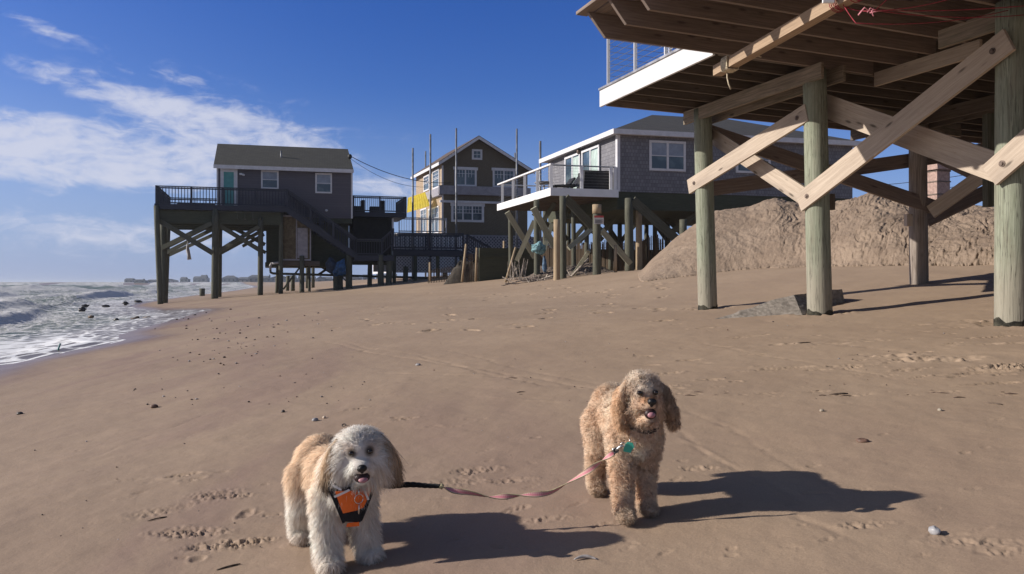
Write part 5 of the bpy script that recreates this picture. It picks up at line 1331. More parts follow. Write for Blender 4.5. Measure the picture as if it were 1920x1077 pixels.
def fur(me, org, n, lenf, colf, dirf, parent, name, width=.0016, curl=.0, curl_n=2., seg=5, seed=1, maskf=None, wob=.0, clump=.0, cell=.02, nblend=.55):
    """strands as tapered ribbons growing from a mesh"""
    rs = np.random.default_rng(seed); org = np.array(org)
    me.calc_loop_triangles()
    nt_ = len(me.loop_triangles); tri = np.empty(nt_ * 3, np.int32); me.loop_triangles.foreach_get('vertices', tri); tri = tri.reshape(-1, 3)
    nv = len(me.vertices); co = np.empty(nv * 3, np.float32); me.vertices.foreach_get('co', co); co = co.reshape(-1, 3).astype(np.float64) + org
    no = np.empty(nv * 3, np.float32); me.vertices.foreach_get('normal', no); no = no.reshape(-1, 3).astype(np.float64)
    a, b, c = co[tri[:, 0]], co[tri[:, 1]], co[tri[:, 2]]
    ar = np.linalg.norm(np.cross(b - a, c - a), axis=1)
    ti = rs.choice(nt_, n, p=ar / ar.sum()); u = rs.random(n); v = rs.random(n); fl = u + v > 1; u[fl], v[fl] = 1 - u[fl], 1 - v[fl]
    w_ = 1 - u - v
    p = a[ti] * w_[:, None] + b[ti] * u[:, None] + c[ti] * v[:, None]
    nn_ = no[tri[ti, 0]] * w_[:, None] + no[tri[ti, 1]] * u[:, None] + no[tri[ti, 2]] * v[:, None]
    nn_ /= np.linalg.norm(nn_, axis=1)[:, None] + 1e-9
    if maskf is not None:
        k = maskf(p, nn_); p, nn_ = p[k], nn_[k]
    n = len(p)
    L = lenf(p, nn_) * rs.uniform(.75, 1.15, n)
    k = L > .0015; p, nn_, L = p[k], nn_[k], L[k]; n = len(p)
    d = dirf(p, nn_) + rs.normal(0, .16, (n, 3)); d /= np.linalg.norm(d, axis=1)[:, None]
    col = colf(p) * rs.uniform(.82, 1.16, n)[:, None]
    # low frequency clumping: strands of one cell share a wave
    q = np.floor(p / cell + rs.normal(0, .15, (n, 3))).astype(np.int64); h = (q[:, 0] * 73856093 ^ q[:, 1] * 19349663 ^ q[:, 2] * 83492791) % 9973
    ph = h / 9973 * 6.2832 + rs.normal(0, .35, n); ph2 = (h * 7 % 9973) / 9973 * 6.2832
    hd = np.stack([np.cos(ph2), np.sin(ph2), np.cos(ph2 * 3 + 1)], 1)
    d = d + hd * clump; d /= np.linalg.norm(d, axis=1)[:, None]
    col = col * (1 + .10 * np.cos(ph * 1 + 1))[:, None]
    s1 = np.cross(d, rs.normal(0, 1, (n, 3))); s1 /= np.linalg.norm(s1, axis=1)[:, None] + 1e-9; s2 = np.cross(d, s1)
    sg = np.where(np.sum(s2 * nn_, 1) < 0, -1., 1.)[:, None]; s1 = s1 * sg; s2 = s2 * sg
    c1 = np.cross(d, hd); c1 /= np.linalg.norm(c1, axis=1)[:, None] + 1e-9; c2 = np.cross(d, c1)
    verts = np.empty((n, 2 * seg + 1, 3)); grav = np.array([0, 0, -1.])
    for i in range(seg + 1):
        t = i / seg
        x = p - nn_ * .002 + d * (L * t)[:, None] + grav * (wob * L * t * t)[:, None]
        if curl: x = x + (c1 * np.cos(ph + t * curl_n * 6.28)[:, None] + c2 * np.sin(ph + t * curl_n * 6.28)[:, None]) * (curl * min(1, t * 2.2))
        wd = width * (1 - .75 * t)
        if i < seg: verts[:, 2 * i] = x + s1 * wd / 2; verts[:, 2 * i + 1] = x - s1 * wd / 2
        else: verts[:, 2 * seg] = x
    nv_ = 2 * seg + 1; base = (np.arange(n) * nv_)[:, None]
    quads = np.array([[2 * i, 2 * i + 1, 2 * i + 3, 2 * i + 2] for i in range(seg - 1)]); tr = np.array([2 * seg - 2, 2 * seg - 1, 2 * seg])
    qi = (base[:, :, None] + quads[None]).reshape(-1, 4); tr_i = base + tr[None]
    li = np.concatenate([qi.ravel(), tr_i.ravel()]).astype(np.int32)
    ls = np.concatenate([np.arange(len(qi)) * 4, len(qi) * 4 + np.arange(n) * 3]).astype(np.int32)
    m2 = bpy.data.meshes.new(name); m2.vertices.add(n * nv_); m2.vertices.foreach_set('co', (verts.reshape(-1, 3) - org).astype(np.float32).ravel())
    m2.loops.add(len(li)); m2.loops.foreach_set('vertex_index', li); m2.polygons.add(len(ls)); m2.polygons.foreach_set('loop_start', ls)
    m2.polygons.foreach_set('use_smooth', np.ones(len(ls), bool)); m2.update(calc_edges=True)
    at = m2.color_attributes.new('coat', 'FLOAT_COLOR', 'POINT'); cc = np.ones((n, nv_, 4), np.float32); cc[:, :, :3] = np.clip(col, 0, 1)[:, None, :]
    tt_ = np.repeat(np.arange(seg + 1) / seg, 2)[:nv_]
    at.data.foreach_set('color', cc.ravel())
    # soften shading: normals lean to the skin normal
    nr_ = nn_ * nblend + s2 * (1 - nblend) * np.sign(np.sum(s2 * nn_, 1))[:, None]; nr_ /= np.linalg.norm(nr_, axis=1)[:, None] + 1e-9
    nl = np.repeat(nr_, nv_, axis=0)
    m2.normals_split_custom_set_from_vertices(nl.astype(np.float32))
    m2.materials.append(m_fur); o = bpy.data.objects.new(name, m2); COL.objects.link(o); o.parent = parent; o['_org'] = tuple(org)
    return o
def lerpc(a, b, t): return np.array(a)[None] * (1 - t)[:, None] + np.array(b)[None] * t[:, None]
def nz3(p, s, seed=0):
    return fbm(p[:, 0] * s + seed + p[:, 2] * s * .7, p[:, 1] * s + p[:, 2] * s * .9 + 3 * seed, 3)
def strip(path, wv, th=.0015):
    """flat band along path with width vectors"""
    m = MB(); n_ = len(path); up = []
    for i in range(n_ - 1):
        a, b = path[i], path[i + 1]; wa, wb = wv[i], wv[i + 1]
        nn_ = (b - a).cross(wa).normalized() * th
        m.poly([a - wa + nn_, b - wb + nn_, b + wb + nn_, a + wa + nn_], True); m.poly([a + wa - nn_, b + wb - nn_, b - wb - nn_, a - wa - nn_], True)
    return m

def make_dog(kind):
    one = kind == 1
    if one:
        D = Dog((-.597, 2.50), (.52, -.854), 'small white and tan shaggy dog in an orange harness standing on the sand', 3)
        D.sethead(.200, .020, .366, 14, -4, 3)
        body = MB()
        D.ell(body, .085, 0, .240, .105, .072, .088, 0, -8); D.ell(body, -.03, 0, .258, .13, .070, .082); D.ell(body, -.135, 0, .272, .085, .076, .088)
        D.ell(body, .135, 0, .270, .075, .060, .085, 0, -30)
        D.limb(body, [(.10, 0, .29), (.175, .01, .345)], [.07, .06])
        for sy in (-1, 1):
            fx = .165 if sy < 0 else .155
            D.limb(body, [(.10, sy * .050, .22), (.125, sy * .059, .135), (.145, sy * .064, .065), (fx, sy * .066, .030)], [.046, .036, .030, .028])
            D.ell(body, fx + .018, sy * .067, .024, .036, .029, .022)
            D.limb(body, [(-.13, sy * .05, .23), (-.115, sy * .062, .145), (-.175, sy * .064, .08), (-.165, sy * .064, .027)], [.062, .045, .028, .026])
            D.ell(body, -.145, sy * .064, .022, .034, .026, .020)
        D.limb(body, [(-.20, 0, .29), (-.232, .0, .27), (-.245, .0, .22)], [.02, .022, .014])
        hr = 1.0
    else:
        D = Dog((.408, 2.683), (.2, -.98), 'curly apricot dog with long ears and open mouth standing on the sand', 5)
        D.sethead(.19, -.008, .425, 7, 2, 0)
        body = MB()
        D.ell(body, .085, 0, .300, .095, .078, .105, 0, -14); D.ell(body, -.03, 0, .318, .13, .072, .088); D.ell(body, -.14, 0, .322, .088, .076, .094)
        D.ell(body, .12, 0, .335, .07, .062, .095, 0, -30)
        D.limb(body, [(.10, 0, .34), (.165, .0, .405)], [.072, .058])
        for sy in (-1, 1):
            fx, fy = (.150, -.060) if sy < 0 else (.095, .042)
            D.limb(body, [(.09, sy * .050, .27), (fx - .03, (sy * .05 + fy) / 2, .15), (fx - .01, fy, .07), (fx, fy, .025)], [.046, .034, .026, .025])
            D.ell(body, fx + .018, fy, .020, .034, .028, .020)
            D.limb(body, [(-.14, sy * .048, .28), (-.12, sy * .054, .18), (-.185, sy * .054, .09), (-.172, sy * .054, .025)], [.062, .046, .027, .024])
            D.ell(body, -.152, sy * .054, .020, .032, .026, .020)
        D.limb(body, [(-.21, 0, .34), (-.245, .0, .31), (-.255, .01, .26)], [.02, .022, .014])
    # head
    if one:
        D.ell(body, -.008, 0, .004, .066, .072, .060, head=True); D.ell(body, .050, 0, -.029, .042, .037, .026, head=True); D.ell(body, .036, 0, -.068, .038, .033, .018, 0, 20, head=True)
        for sy in (-1, 1): D.ell(body, .006, sy * .050, -.030, .042, .032, .042, head=True)
    else:
        D.ell(body, -.008, 0, .006, .066, .056, .060, head=True); D.ell(body, .050, 0, -.020, .044, .028, .022, head=True); D.ell(body, .036, 0, -.064, .038, .027, .016, 0, 22, head=True)
        for sy in (-1, 1): D.ell(body, .010, sy * .032, -.026, .038, .023, .036, head=True)
    eyeX, eyeY, eyeZ = (.053, .0285, .014) if one else (.052, .027, .016)
    noseP = (.098, 0, -.022) if one else (.097, 0, -.008)
    mouthP = (.076, 0, -.059) if one else (.080, 0, -.048)
    def colf(p):
        l = D.lf(p); h = D.hlf(p); ns = nz3(p, 14, 1 if one else 7); ns2 = nz3(p, 45, 2)
        if one:
            tan = np.array([.71, .53, .38]); cream = np.array([.78, .65, .52]); white = np.array([.84, .775, .71])
            t = sst(l[:, 2] + ns * .05, .17, .27) * sst(-l[:, 0] + ns * .06, -.14, -.02)
            c = lerpc(white, tan, t * .9); c = c * (1 - t * .5)[:, None] + (cream[None] * (t * .5)[:, None] + c * 0)
            c = lerpc(white, tan, t) * (1 - .35 * t)[:, None] + cream[None] * (.35 * t)[:, None]
            dist = np.linalg.norm(h - np.array([0, 0, -.01]), axis=1); hd = sst(-dist, -.135, -.105) * sst(l[:, 0], .08, .13)
            hc = lerpc((.84, .79, .745), (.64, .50, .37), sst(np.abs(h[:, 1]), .062, .090) * sst(h[:, 2], -.03, .01) * .8)
            hc = lerpc((1, 1, 1), (.62, .50, .42), np.exp(-((np.abs(h[:, 1]) - .03) ** 2 + (h[:, 2] - .022) ** 2) / .00028) * sst(h[:, 0], .02, .04)) * hc
            c = c * (1 - hd)[:, None] + hc * hd[:, None]
            foot = sst(-l[:, 2], -.045, -.008)
            c = c * (1 - foot * .55)[:, None] + np.array([.34, .25, .18])[None] * (foot * .55)[:, None]
            ed = np.minimum(np.linalg.norm(h - np.array([eyeX, eyeY, eyeZ]), axis=1), np.linalg.norm(h - np.array([eyeX, -eyeY, eyeZ]), axis=1))
            c = c * (1 - .72 * sst(-ed, -.022, -.010))[:, None]
        else:
            apr = np.array([.69, .50, .36]); pale = np.array([.81, .665, .53]); white = np.array([.86, .78, .70]); grey = np.array([.50, .42, .36])
            c = lerpc(apr, pale, np.clip(.45 + ns * 1.1, 0, 1))
            chest = np.exp(-((l[:, 1] + .0) ** 2 / .0009 + (l[:, 2] - .235) ** 2 / .0012)) * sst(l[:, 0], .10, .15)
            c = c * (1 - chest)[:, None] + white[None] * chest[:, None]
            dist = np.linalg.norm(h - np.array([0, 0, -.01]), axis=1); hd = sst(-dist, -.135, -.105) * sst(l[:, 0], .06, .11)
            hc = lerpc((.81, .62, .475), (.83, .70, .585), sst(h[:, 2] + ns * .02, -.005, .035))
            hc = lerpc((.66, .58, .54), (1, 1, 1), 1 - .5 * np.exp(-((h[:, 1] - .022) / .014) ** 2) * sst(h[:, 2], .035, .06)) * hc
            hc = hc * lerpc((1, 1, 1), (.70, .52, .38), np.exp(-((np.abs(h[:, 1]) - .014) ** 2 + (h[:, 2] + .004) ** 2) / .00030) * sst(h[:, 0], .03, .06))
            c = c * (1 - hd)[:, None] + hc * hd[:, None]
            ed = np.minimum(np.linalg.norm(h - np.array([eyeX, eyeY, eyeZ]), axis=1), np.linalg.norm(h - np.array([eyeX, -eyeY, eyeZ]), axis=1))
            c = c * (1 - .6 * sst(-ed, -.018, -.009))[:, None]
            foot = sst(-l[:, 2], -.05, -.006)
            c = c * (1 - foot * .6)[:, None] + np.array([.26, .18, .12])[None] * (foot * .6)[:, None]
        return np.clip(c * (1 + ns2 * .14)[:, None] * (1.16 if one else 1.12), 0, .97)
    ob, me = remesh(body, 'body', m_fur, D.root, .0055, 9, colf)
    def face_d(p):
        h = D.hlf(p)
        e = np.minimum(np.linalg.norm(h - np.array([eyeX, eyeY, eyeZ]), axis=1), np.linalg.norm(h - np.array([eyeX, -eyeY, eyeZ]), axis=1))
        no_ = np.linalg.norm(h - np.array(noseP), axis=1); mo = np.linalg.norm((h - np.array(mouthP)) / np.array([1, 1.25, 1]), axis=1)
        return h, e, no_, mo
    def lenf(p, nn_):
        l = D.lf(p); h, e, no_, mo = face_d(p)
        if one: L = .031 + .006 * sst(l[:, 2], .16, .30)
        else: L = .024 + 0 * l[:, 2]
        L = L * (.55 + .45 * sst(l[:, 2], .0, .05))
        dist = np.linalg.norm(h - np.array([0, 0, -.01]), axis=1); hd = sst(-dist, -.125, -.10) * sst(l[:, 0], .06, .11)
        Lh = (.036 if one else .024) + .012 * sst(h[:, 2], .02, .06) * (1 if one else .8) + ((.012 if one else .014) * sst(-h[:, 2], .02, .06))
        fr_ = sst(h[:, 0], .015, .065) * (1 - .5 * sst(np.abs(h[:, 1]), .03, .055))
        low_ = sst(-h[:, 2], .012, .04) * sst(np.abs(h[:, 1]), .008, .022)
        Lh = Lh * (1 - fr_ * (.70 - .38 * low_))
        Lh = Lh * sst(e, .007, .030) * (.18 + .82 * sst(no_, .012, .045)) * (.12 + .88 * sst(mo, .021, .040))
        return L * (1 - hd) + Lh * hd
    Fv, Lv, Uv = np.array(D.f), np.array(D.l), np.array([0, 0, 1.])
    HF, HL, HU = np.array(D.hf), np.array(D.hl), np.array(D.hu)
    def dirf(p, nn_):
        l = D.lf(p); h, e, no_, mo = face_d(p)
        d = nn_ * (.75 if one else .95) - Fv[None] * .32 - Uv[None] * .45
        dist = np.linalg.norm(h - np.array([0, 0, -.01]), axis=1); hd = sst(-dist, -.125, -.10) * sst(l[:, 0], .06, .11)
        fc_ = sst(h[:, 0], .0, .05)
        away = h - np.array([.075, 0, -.01]); away /= np.linalg.norm(away, axis=1)[:, None] + 1e-6
        aw = away[:, :1] * HF[None] + away[:, 1:2] * HL[None] + away[:, 2:] * HU[None]
        dh = nn_ * (.75 - .35 * fc_)[:, None] + aw * (.35 + .6 * fc_)[:, None] - Uv[None] * ((.62 if one else .40) * sst(-h[:, 2], -.03, .05))[:, None]
        return d * (1 - hd)[:, None] + dh * hd[:, None]
    def mask(p, nn_):
        h, e, no_, mo = face_d(p); return (e > .0075) & (no_ > .012) & (mo > .0185) & (D.lf(p)[:, 2] > .004)
    if one:
        fur(me, D.root['_org'], 84000, lenf, colf, dirf, D.root, 'coat', .0015, .0018, .8, 6, 3, mask, .55, .28, .013, .72)
    else:
        fur(me, D.root['_org'], 70000, lenf, colf, dirf, D.root, 'coat', .0018, .0046, 1.5, 7, 4, mask, .15, .38, .012, .62)
    # ears: flat drooping cores with long hair
    ears = []
    for sy in (-1, 1):
        em = MB()
        if one:
            pts = [(-.006, sy * .068, .040), (.000, sy * .094, .008), (.004 if sy < 0 else -.004, sy * .104, -.032), (.006 if sy < 0 else -.004, sy * (.102 if sy < 0 else .106), -.056)]; rs_ = [.012, .015, .013, .009]
        else:
            pts = [(-.012, sy * .054, .042), (-.006, sy * .076, .012), (-.004, sy * (.082 if sy < 0 else .094), -.035), (-.004, sy * (.078 if sy < 0 else .104), -.082)]; rs_ = [.014, .022, .025, .018]
        for i in range(3):
            for k in range(7):
                t = k / 7; q = [pts[i][j] * (1 - t) + pts[i + 1][j] * t for j in range(3)]; r = rs_[i] * (1 - t) + rs_[i + 1] * t
                D.ell(em, q[0], q[1], q[2], r, r * .42, r, head=True)
        eo, eme = remesh(em, 'ear', m_fur, D.root, .004, 4, colf)
        def ecol(p, sy=sy):
            h = D.hlf(p); ns = nz3(p, 60, 4)
            if one:
                c = lerpc((.66, .50, .35), (.15, .125, .11), sst(-h[:, 2] + ns * .04, .0, .075))
            else:
                c = lerpc((.74, .49, .31), (.72, .54, .39), np.clip(.5 + ns, 0, 1))
                if sy > 0: c = c * .85
            return np.clip(c * (1 + ns * .25)[:, None], 0, 1)
        nv = len(eme.vertices); co = np.empty(nv * 3, np.float32); eme.vertices.foreach_get('co', co)
        c4 = np.ones((nv, 4), np.float32); c4[:, :3] = ecol(co.reshape(-1, 3) + np.array(D.c)) * .8; eme.color_attributes['coat'].data.foreach_set('color', c4.ravel())
        elen = (lambda p, nn_: .066 + 0 * p[:, 0]) if one else (lambda p, nn_: .034 + 0 * p[:, 0])
        sway = HL * (.10 if one else .16) * (1 if sy > 0 else .0)
        edir = lambda p, nn_: nn_ * (.12 if one else .40) - Uv[None] * 1.0 + sway[None]
        fur(eme, D.root['_org'], 6500, elen, ecol, edir, eo, 'ear_hair', .0019, .002 if one else .0045, 1. if one else 1.6, 7, 9 + sy, None, .1, .12 if one else .2, .012, .6)
    # eyes, nose, mouth
    for sy in (-1, 1):
        m = MB(); D.ell(m, eyeX, sy * eyeY, eyeZ, .0088, .0088, .0082, head=True); m.build('eye', m_eye, D.root)
    m = MB(); D.ell(m, noseP[0], 0, noseP[2], .0115, .0155, .0115, head=True); D.ell(m, noseP[0] - .006, 0, noseP[2] - .010, .006, .006, .008, head=True); m.build('nose', m_nose, D.root)
    m = MB()
    if one: D.ell(m, mouthP[0] - .002, 0, mouthP[2] + .001, .015, .024, .0155, head=True)
    else: D.ell(m, mouthP[0] - .002, 0, mouthP[2] - .001, .015, .020, .018, head=True)
    mo_ = m.build('mouth', m_mouth, D.root)
    m = MB()
    if one: D.ell(m, mouthP[0] + .007, .002, mouthP[2] - .002, .013, .0150, .0085, 0, 20, head=True)
    else: D.ell(m, mouthP[0] + .006, 0, mouthP[2] - .003, .012, .0135, .0105, 0, 15, head=True)
    m.build('tongue', m_tongue, mo_)
    return D
D1 = make_dog(1); D2 = make_dog(2)

# orange chest harness: a shaped plate lying on the chest fur, with black edge, straps, reflective strips and ring
def chest(D, u, v, off=.0):
    u = u * 1.22 - .004 if D is D1 else u
    """u across (+ towards the dog's left), v height; point on the fur surface of the chest"""
    return D.w(.196 + off - u * u * 4.8 - .12 * (v - .22) ** 1 * .2, u, v)
def plate(D, poly, off, mat, name, parent, th=.004):
    """poly in (u, v), fine triangulated by scan rows"""
    m = MB(); n_ = 14
    vs = [p[1] for p in poly]; v0, v1 = min(vs), max(vs); rows = []
    for i in range(n_ + 1):
        v = v0 + (v1 - v0) * (i / n_ * .998 + .001); xs_ = []
        for k in range(len(poly)):
            a, b = poly[k], poly[(k + 1) % len(poly)]
            if (a[1] - v) * (b[1] - v) <= 0 and a[1] != b[1]: xs_.append(a[0] + (b[0] - a[0]) * (v - a[1]) / (b[1] - a[1]))
        if len(xs_) >= 2: rows.append((v, min(xs_), max(xs_)))
    nx = 10
    for o_ in (off, off - th):
        for i in range(len(rows) - 1):
            for j in range(nx):
                q = []
                for (ii, jj) in ((i, j), (i, j + 1), (i + 1, j + 1), (i + 1, j)):
                    v, a, b = rows[ii]; q.append(chest(D, a + (b - a) * jj / nx, v, o_))
                m.poly(q if o_ == off else q[::-1], True)
    return m.build(name, mat, parent, fix=False)
def rib(D, pts, w_, off, mat, name, parent):
    P_ = []
    for i in range(len(pts) - 1):
        for k in range(6): t = k / 6; P_.append((pts[i][0] * (1 - t) + pts[i + 1][0] * t, pts[i][1] * (1 - t) + pts[i + 1][1] * t))
    P_.append(pts[-1]); path = [chest(D, u, v, off) for u, v in P_]; wv = []
    for i in range(len(P_)):
        a, b = P_[max(i - 1, 0)], P_[min(i + 1, len(P_) - 1)]; dx, dy = b[0] - a[0], b[1] - a[1]; L = math.hypot(dx, dy); n0 = (-dy / L, dx / L)
        wv.append((D.l * n0[0] + Vector((0, 0, n0[1]))) * w_ / 2)
    return strip(path, wv, .002).build(name, mat, parent, fix=False)
hn = bpy.data.objects.new('harness', None); bpy.data.objects.remove(hn)
OF = .036
back = plate(D1, [(-.058, .268), (.062, .272), (.012, .155), (-.030, .157)], OF - .004, m_blk, 'harness', D1.root)
plate(D1, [(-.050, .258), (.050, .262), (.018, .198), (-.032, .190)], OF + .002, m_orange, 'chest_plate', back)
plate(D1, [(-.020, .158), (.008, .158), (.008, .145), (-.024, .147)], OF - .002, m_orange, 'chest_plate', back)
rib(D1, [(-.052, .242), (-.018, .262)], .006, OF + .006, m_refl, 'reflective_strip', back)
rib(D1, [(.018, .262), (.032, .222)], .006, OF + .006, m_refl, 'reflective_strip', back)
rib(D1, [(-.054, .276), (-.036, .262)], .006, OF + .002, m_refl, 'reflective_strip', back)
rib(D1, [(.036, .258), (.066, .276)], .006, OF + .004, m_refl, 'reflective_strip', back)
rib(D1, [(.034, .250), (.070, .272)], .004, OF + .004, m_orange, 'strap_piping', back)
rib(D1, [(-.048, .272), (-.062, .288)], .012, OF - .006, m_blk, 'strap', back); rib(D1, [(.054, .272), (.068, .288)], .012, OF - .006, m_blk, 'strap', back)
rib(D1, [(-.030, .16), (-.062, .27)], .008, OF - .002, m_blk, 'strap', back); rib(D1, [(.012, .16), (.060, .27)], .008, OF - .002, m_blk, 'strap', back)
m = MB(); cr = chest(D1, .004, .232, OF + .010); m.tube([cr + D1.l * math.cos(a) * .014 + Vector((0, 0, math.sin(a) * .014)) for a in [6.2832 * k / 18 for k in range(19)]], .0015, 6)
m.tube([chest(D1, .004, .262, OF + .008), chest(D1, .004, .246, OF + .012)], .003, 6); m.tube([chest(D1, .004, .216, OF + .012), chest(D1, .003, .186, OF + .012)], .0022, 6); m.build('ring', m_chrome, back)
# second dog: collar, teal tag, clip
def ringpts(D, X, Z, rx, ry, tilt, n=24): return [D.w(X + math.cos(a) * rx, math.sin(a) * ry, Z - math.cos(a) * tilt) for a in [6.2832 * k / n for k in range(n + 1)]]
rp = ringpts(D2, .135, .352, .076, .069, .045)
co_ = strip(rp, [Vector((0, 0, .006))] * len(rp), .002).build('collar', simple('brown_collar', (.06, .045, .035), .7, .1, 20), D2.root, fix=False)
tp = P(1179, 839, 2.455); m = MB()
s_ = Vector((1, -.15, 0)).normalized(); uz = Vector((.15, -.1, 1)).normalized(); nn0 = s_.cross(uz)
m.slab([tp + s_ * x + uz * y for x, y in ((-.016, -.014), (.008, -.018), (.017, .002), (.010, .016), (-.006, .018), (-.016, .008))], nn0 * .003); m.build('name_tag', m_tealtag, co_)
m = MB(); m.tube([tp + uz * .016, tp + uz * .030 + Vector((0, .008, 0))], .002, 6); tq = tp + s_ * .016 + uz * .008; m.slab([tq + s_ * x + uz * y for x, y in ((-.006, -.010), (.005, -.008), (.006, .010), (-.003, .012))], nn0 * .002); m.build('steel_tag', m_chrome, co_)

# ------------------------------------------------------------------ leash between the dogs
m_pw, n, b = newmat('pink_green_webbing')
uv = n.n('ShaderNodeTexCoord').outputs['UV']
ge = n.n('ShaderNodeNewGeometry').outputs['Backfacing']
nsx = n.noise(n.mapv(uv, sc=(55, 120, 1)), 1.4, 3, .6)
fr0 = n.mix(n.mr(nsx, .45, .55), (.60, .40, .34), (.62, .16, .24)); n.nt.links.new(n.mix(n.n('ShaderNodeAttribute', attribute_name='face_b').outputs['Fac'], fr0, (.72, .20, .30)), b.inputs['Base Color']); b.inputs['Roughness'].default_value = .6
m_edge = simple('olive_webbing_edge', (.36, .32, .20), .7, .2, 60)
lp = [(735, 911, 2.52), (826, 912, 2.50), (850, 920, 2.50), (885, 925, 2.50), (918, 932, 2.50), (950, 931, 2.50), (990, 928, 2.50), (1030, 924, 2.50), (1062, 907, 2.49), (1100, 885, 2.48), (1130, 863, 2.47), (1150, 849, 2.46)]
lpt = [P(*q) for q in lp]
for q in lpt[1:9]:
    q.z = max(q.z, gz(q.x, q.y) + .016)
def crom(pts, n_=8):
    out = []
    for i in range(len(pts) - 1):
        p0, p1_, p2_, p3_ = pts[max(i - 1, 0)], pts[i], pts[i + 1], pts[min(i + 2, len(pts) - 1)]
        for k in range(n_):
            t = k / n_; out.append(.5 * ((2 * p1_) + (p2_ - p0) * t + (2 * p0 - 5 * p1_ + 4 * p2_ - p3_) * t * t + (3 * p1_ - p0 - 3 * p2_ + p3_) * t ** 3))
    out.append(pts[-1]); return out
le = thing('leash', 'twisted pink and olive leash with braided black handle running between the two dogs', 'leash', lpt[1])
path = crom(lpt[1:], 10); n_ = len(path); wv = []
for i in range(n_):
    t = i / (n_ - 1); tg = (path[min(i + 1, n_ - 1)] - path[max(i - 1, 0)]).normalized()
    a_ = t * 6.2832 * 2.4 + .5 + .5 * math.sin(t * 14); if_ = 1
    s0 = Vector((0, 0, 1)) - tg * tg.z; s0.normalize(); s1_ = tg.cross(s0)
    wv.append((s0 * math.cos(a_) + s1_ * math.sin(a_) * .9) * .0085)
strip(path, wv, .0009).build('webbing', m_pw, le, fix=False)
for sg in (-1, 1):
    m = MB(); m.tube([p + v * sg for p, v in zip(path, wv)], .0016, 5); m.build('webbing_edge', m_edge, le)
m = MB(); hp = crom([P(708, 903, 2.56), P(720, 909, 2.54), lpt[0], P(770, 909, 2.51), P(800, 911, 2.505), P(826, 912, 2.50)], 8)
for j in range(4): m.tube([p + Vector((0, math.cos(i * .55 + j * 1.57) * .006, math.sin(i * .55 + j * 1.57) * .0075)) * (1 - .4 * i / len(hp)) for i, p in enumerate(hp)], [.0052 * (1 - .35 * i / len(hp)) for i in range(len(hp))], 6)
m.build('braided_handle', m_blk, le)
m = MB(); m.tube([P(825, 911, 2.5), P(831, 914, 2.5)], .009, 10); m.build('ferrule', m_edge, le)
ca, cb = P(1147, 851, 2.465), P(1168, 834, 2.45); m = MB(); m.bar(P(1146, 852, 2.466), P(1158, 842, 2.458), .016, .006); m.build('leash_end', m_blk, le)
m = MB(); e = (cb - ca).normalized(); m.tube([ca.lerp(cb, .35), ca.lerp(cb, .6), ca.lerp(cb, .8), cb], [.004, .0055, .004, .003], 8)
cc_ = ca.lerp(cb, .35); m.tube([cc_ + Vector((math.cos(a) * .010, 0, math.sin(a) * .008)) for a in [6.2832 * k / 14 for k in range(15)]], .0018, 6); m.tube([cb + Vector((math.cos(a) * .007, 0, math.sin(a) * .007)) for a in [6.2832 * k / 14 for k in range(15)]], .0016, 6); m.build('clip', m_chrome, le)

# ------------------------------------------------------------------ pebbles, shells, sticks, rocks
m_peb = [simple('dark_pebble', (.055, .045, .042), .55, .3, 20), simple('brown_pebble', (.16, .095, .07), .6, .3, 20), simple('grey_pebble', (.30, .29, .30), .5, .2, 20)]
def stone(px, py, wpx, hpx, mat, name, label, cat, group=None, seed=0, nu=14, bury=.25):
    h_ = hit(px, py + hpx * .35); d = h_.y; r = wpx / 2 / F * d; rz = hpx / 1.5 / F * d
    m = MB(); c = h_ + Vector((0, 0, rz * (.6 - bury))); m.ell(c, (r, r * .8, rz), Matrix.Rotation(seed, 3, 'Z'), nu, max(6, nu // 2 + 1), .22, seed)
    return tag(m.build(name, mat, None, origin=c), label, cat, group)
stone(1752, 995, 22, 13, simple('white_stone', (.36, .36, .38), .45, .08, 30), 'white_stone', 'smooth pale white stone right of the curly dog shadow tip', 'stone', None, 2, 20)
stone(1618, 826, 22, 7, m_peb[1], 'brown_stone', 'flat brown stone alone on the sand right of the curly dog', 'stone', None, 3, 18)
stone(591, 787, 13, 6, m_peb[2], 'grey_stone', 'pale grey pebble just behind the white dog', 'stone', None, 4)
stone(608, 783, 8, 4, simple('cream_shell', (.55, .45, .36), .5, .1), 'shell_chip', 'tiny cream shell chip beside the grey pebble behind the white dog', 'shell', None, 5)
stone(37, 776, 13, 6, m_peb[0], 'dark_stone', 'dark stone at the far left edge of the sand', 'stone', None, 6)
stone(289, 762, 14, 6, m_peb[1], 'dark_stone', 'dark brown stone left of centre above the footprints', 'stone', None, 7)
stone(531, 772, 9, 5, m_peb[0], 'dark_stone', 'small black stone left of the grey pebble behind the white dog', 'stone', None, 8)
stone(784, 684, 11, 4, m_peb[2], 'grey_stone', 'flat slate grey stone in the middle of the beach', 'stone', None, 9)
stone(1541, 770, 10, 5, simple('cream_stone', (.34, .29, .23), .5, .1), 'cream_stone', 'small cream stone on the sand below the middle green pile', 'stone', None, 10)
stone(1762, 769, 10, 5, simple('cream_stone2', (.34, .30, .24), .5, .1), 'cream_stone', 'small cream stone on the tide line below the right green pile', 'stone', None, 11)
h_ = hit(645, 800); m = MB(); m.tube([h_ + Vector((math.cos(a) * .011, math.sin(a) * .009, .006 + .006 * math.sin(a))) for a in [6.2832 * k / 12 * .85 for k in range(13)]], .0035, 6); tag(m.build('dark_shell', m_peb[0], None, origin=h_), 'curled black shell just behind the head of the white dog', 'shell')
h_ = hit(1098, 1052); m = MB()
for k in range(12):
    pass
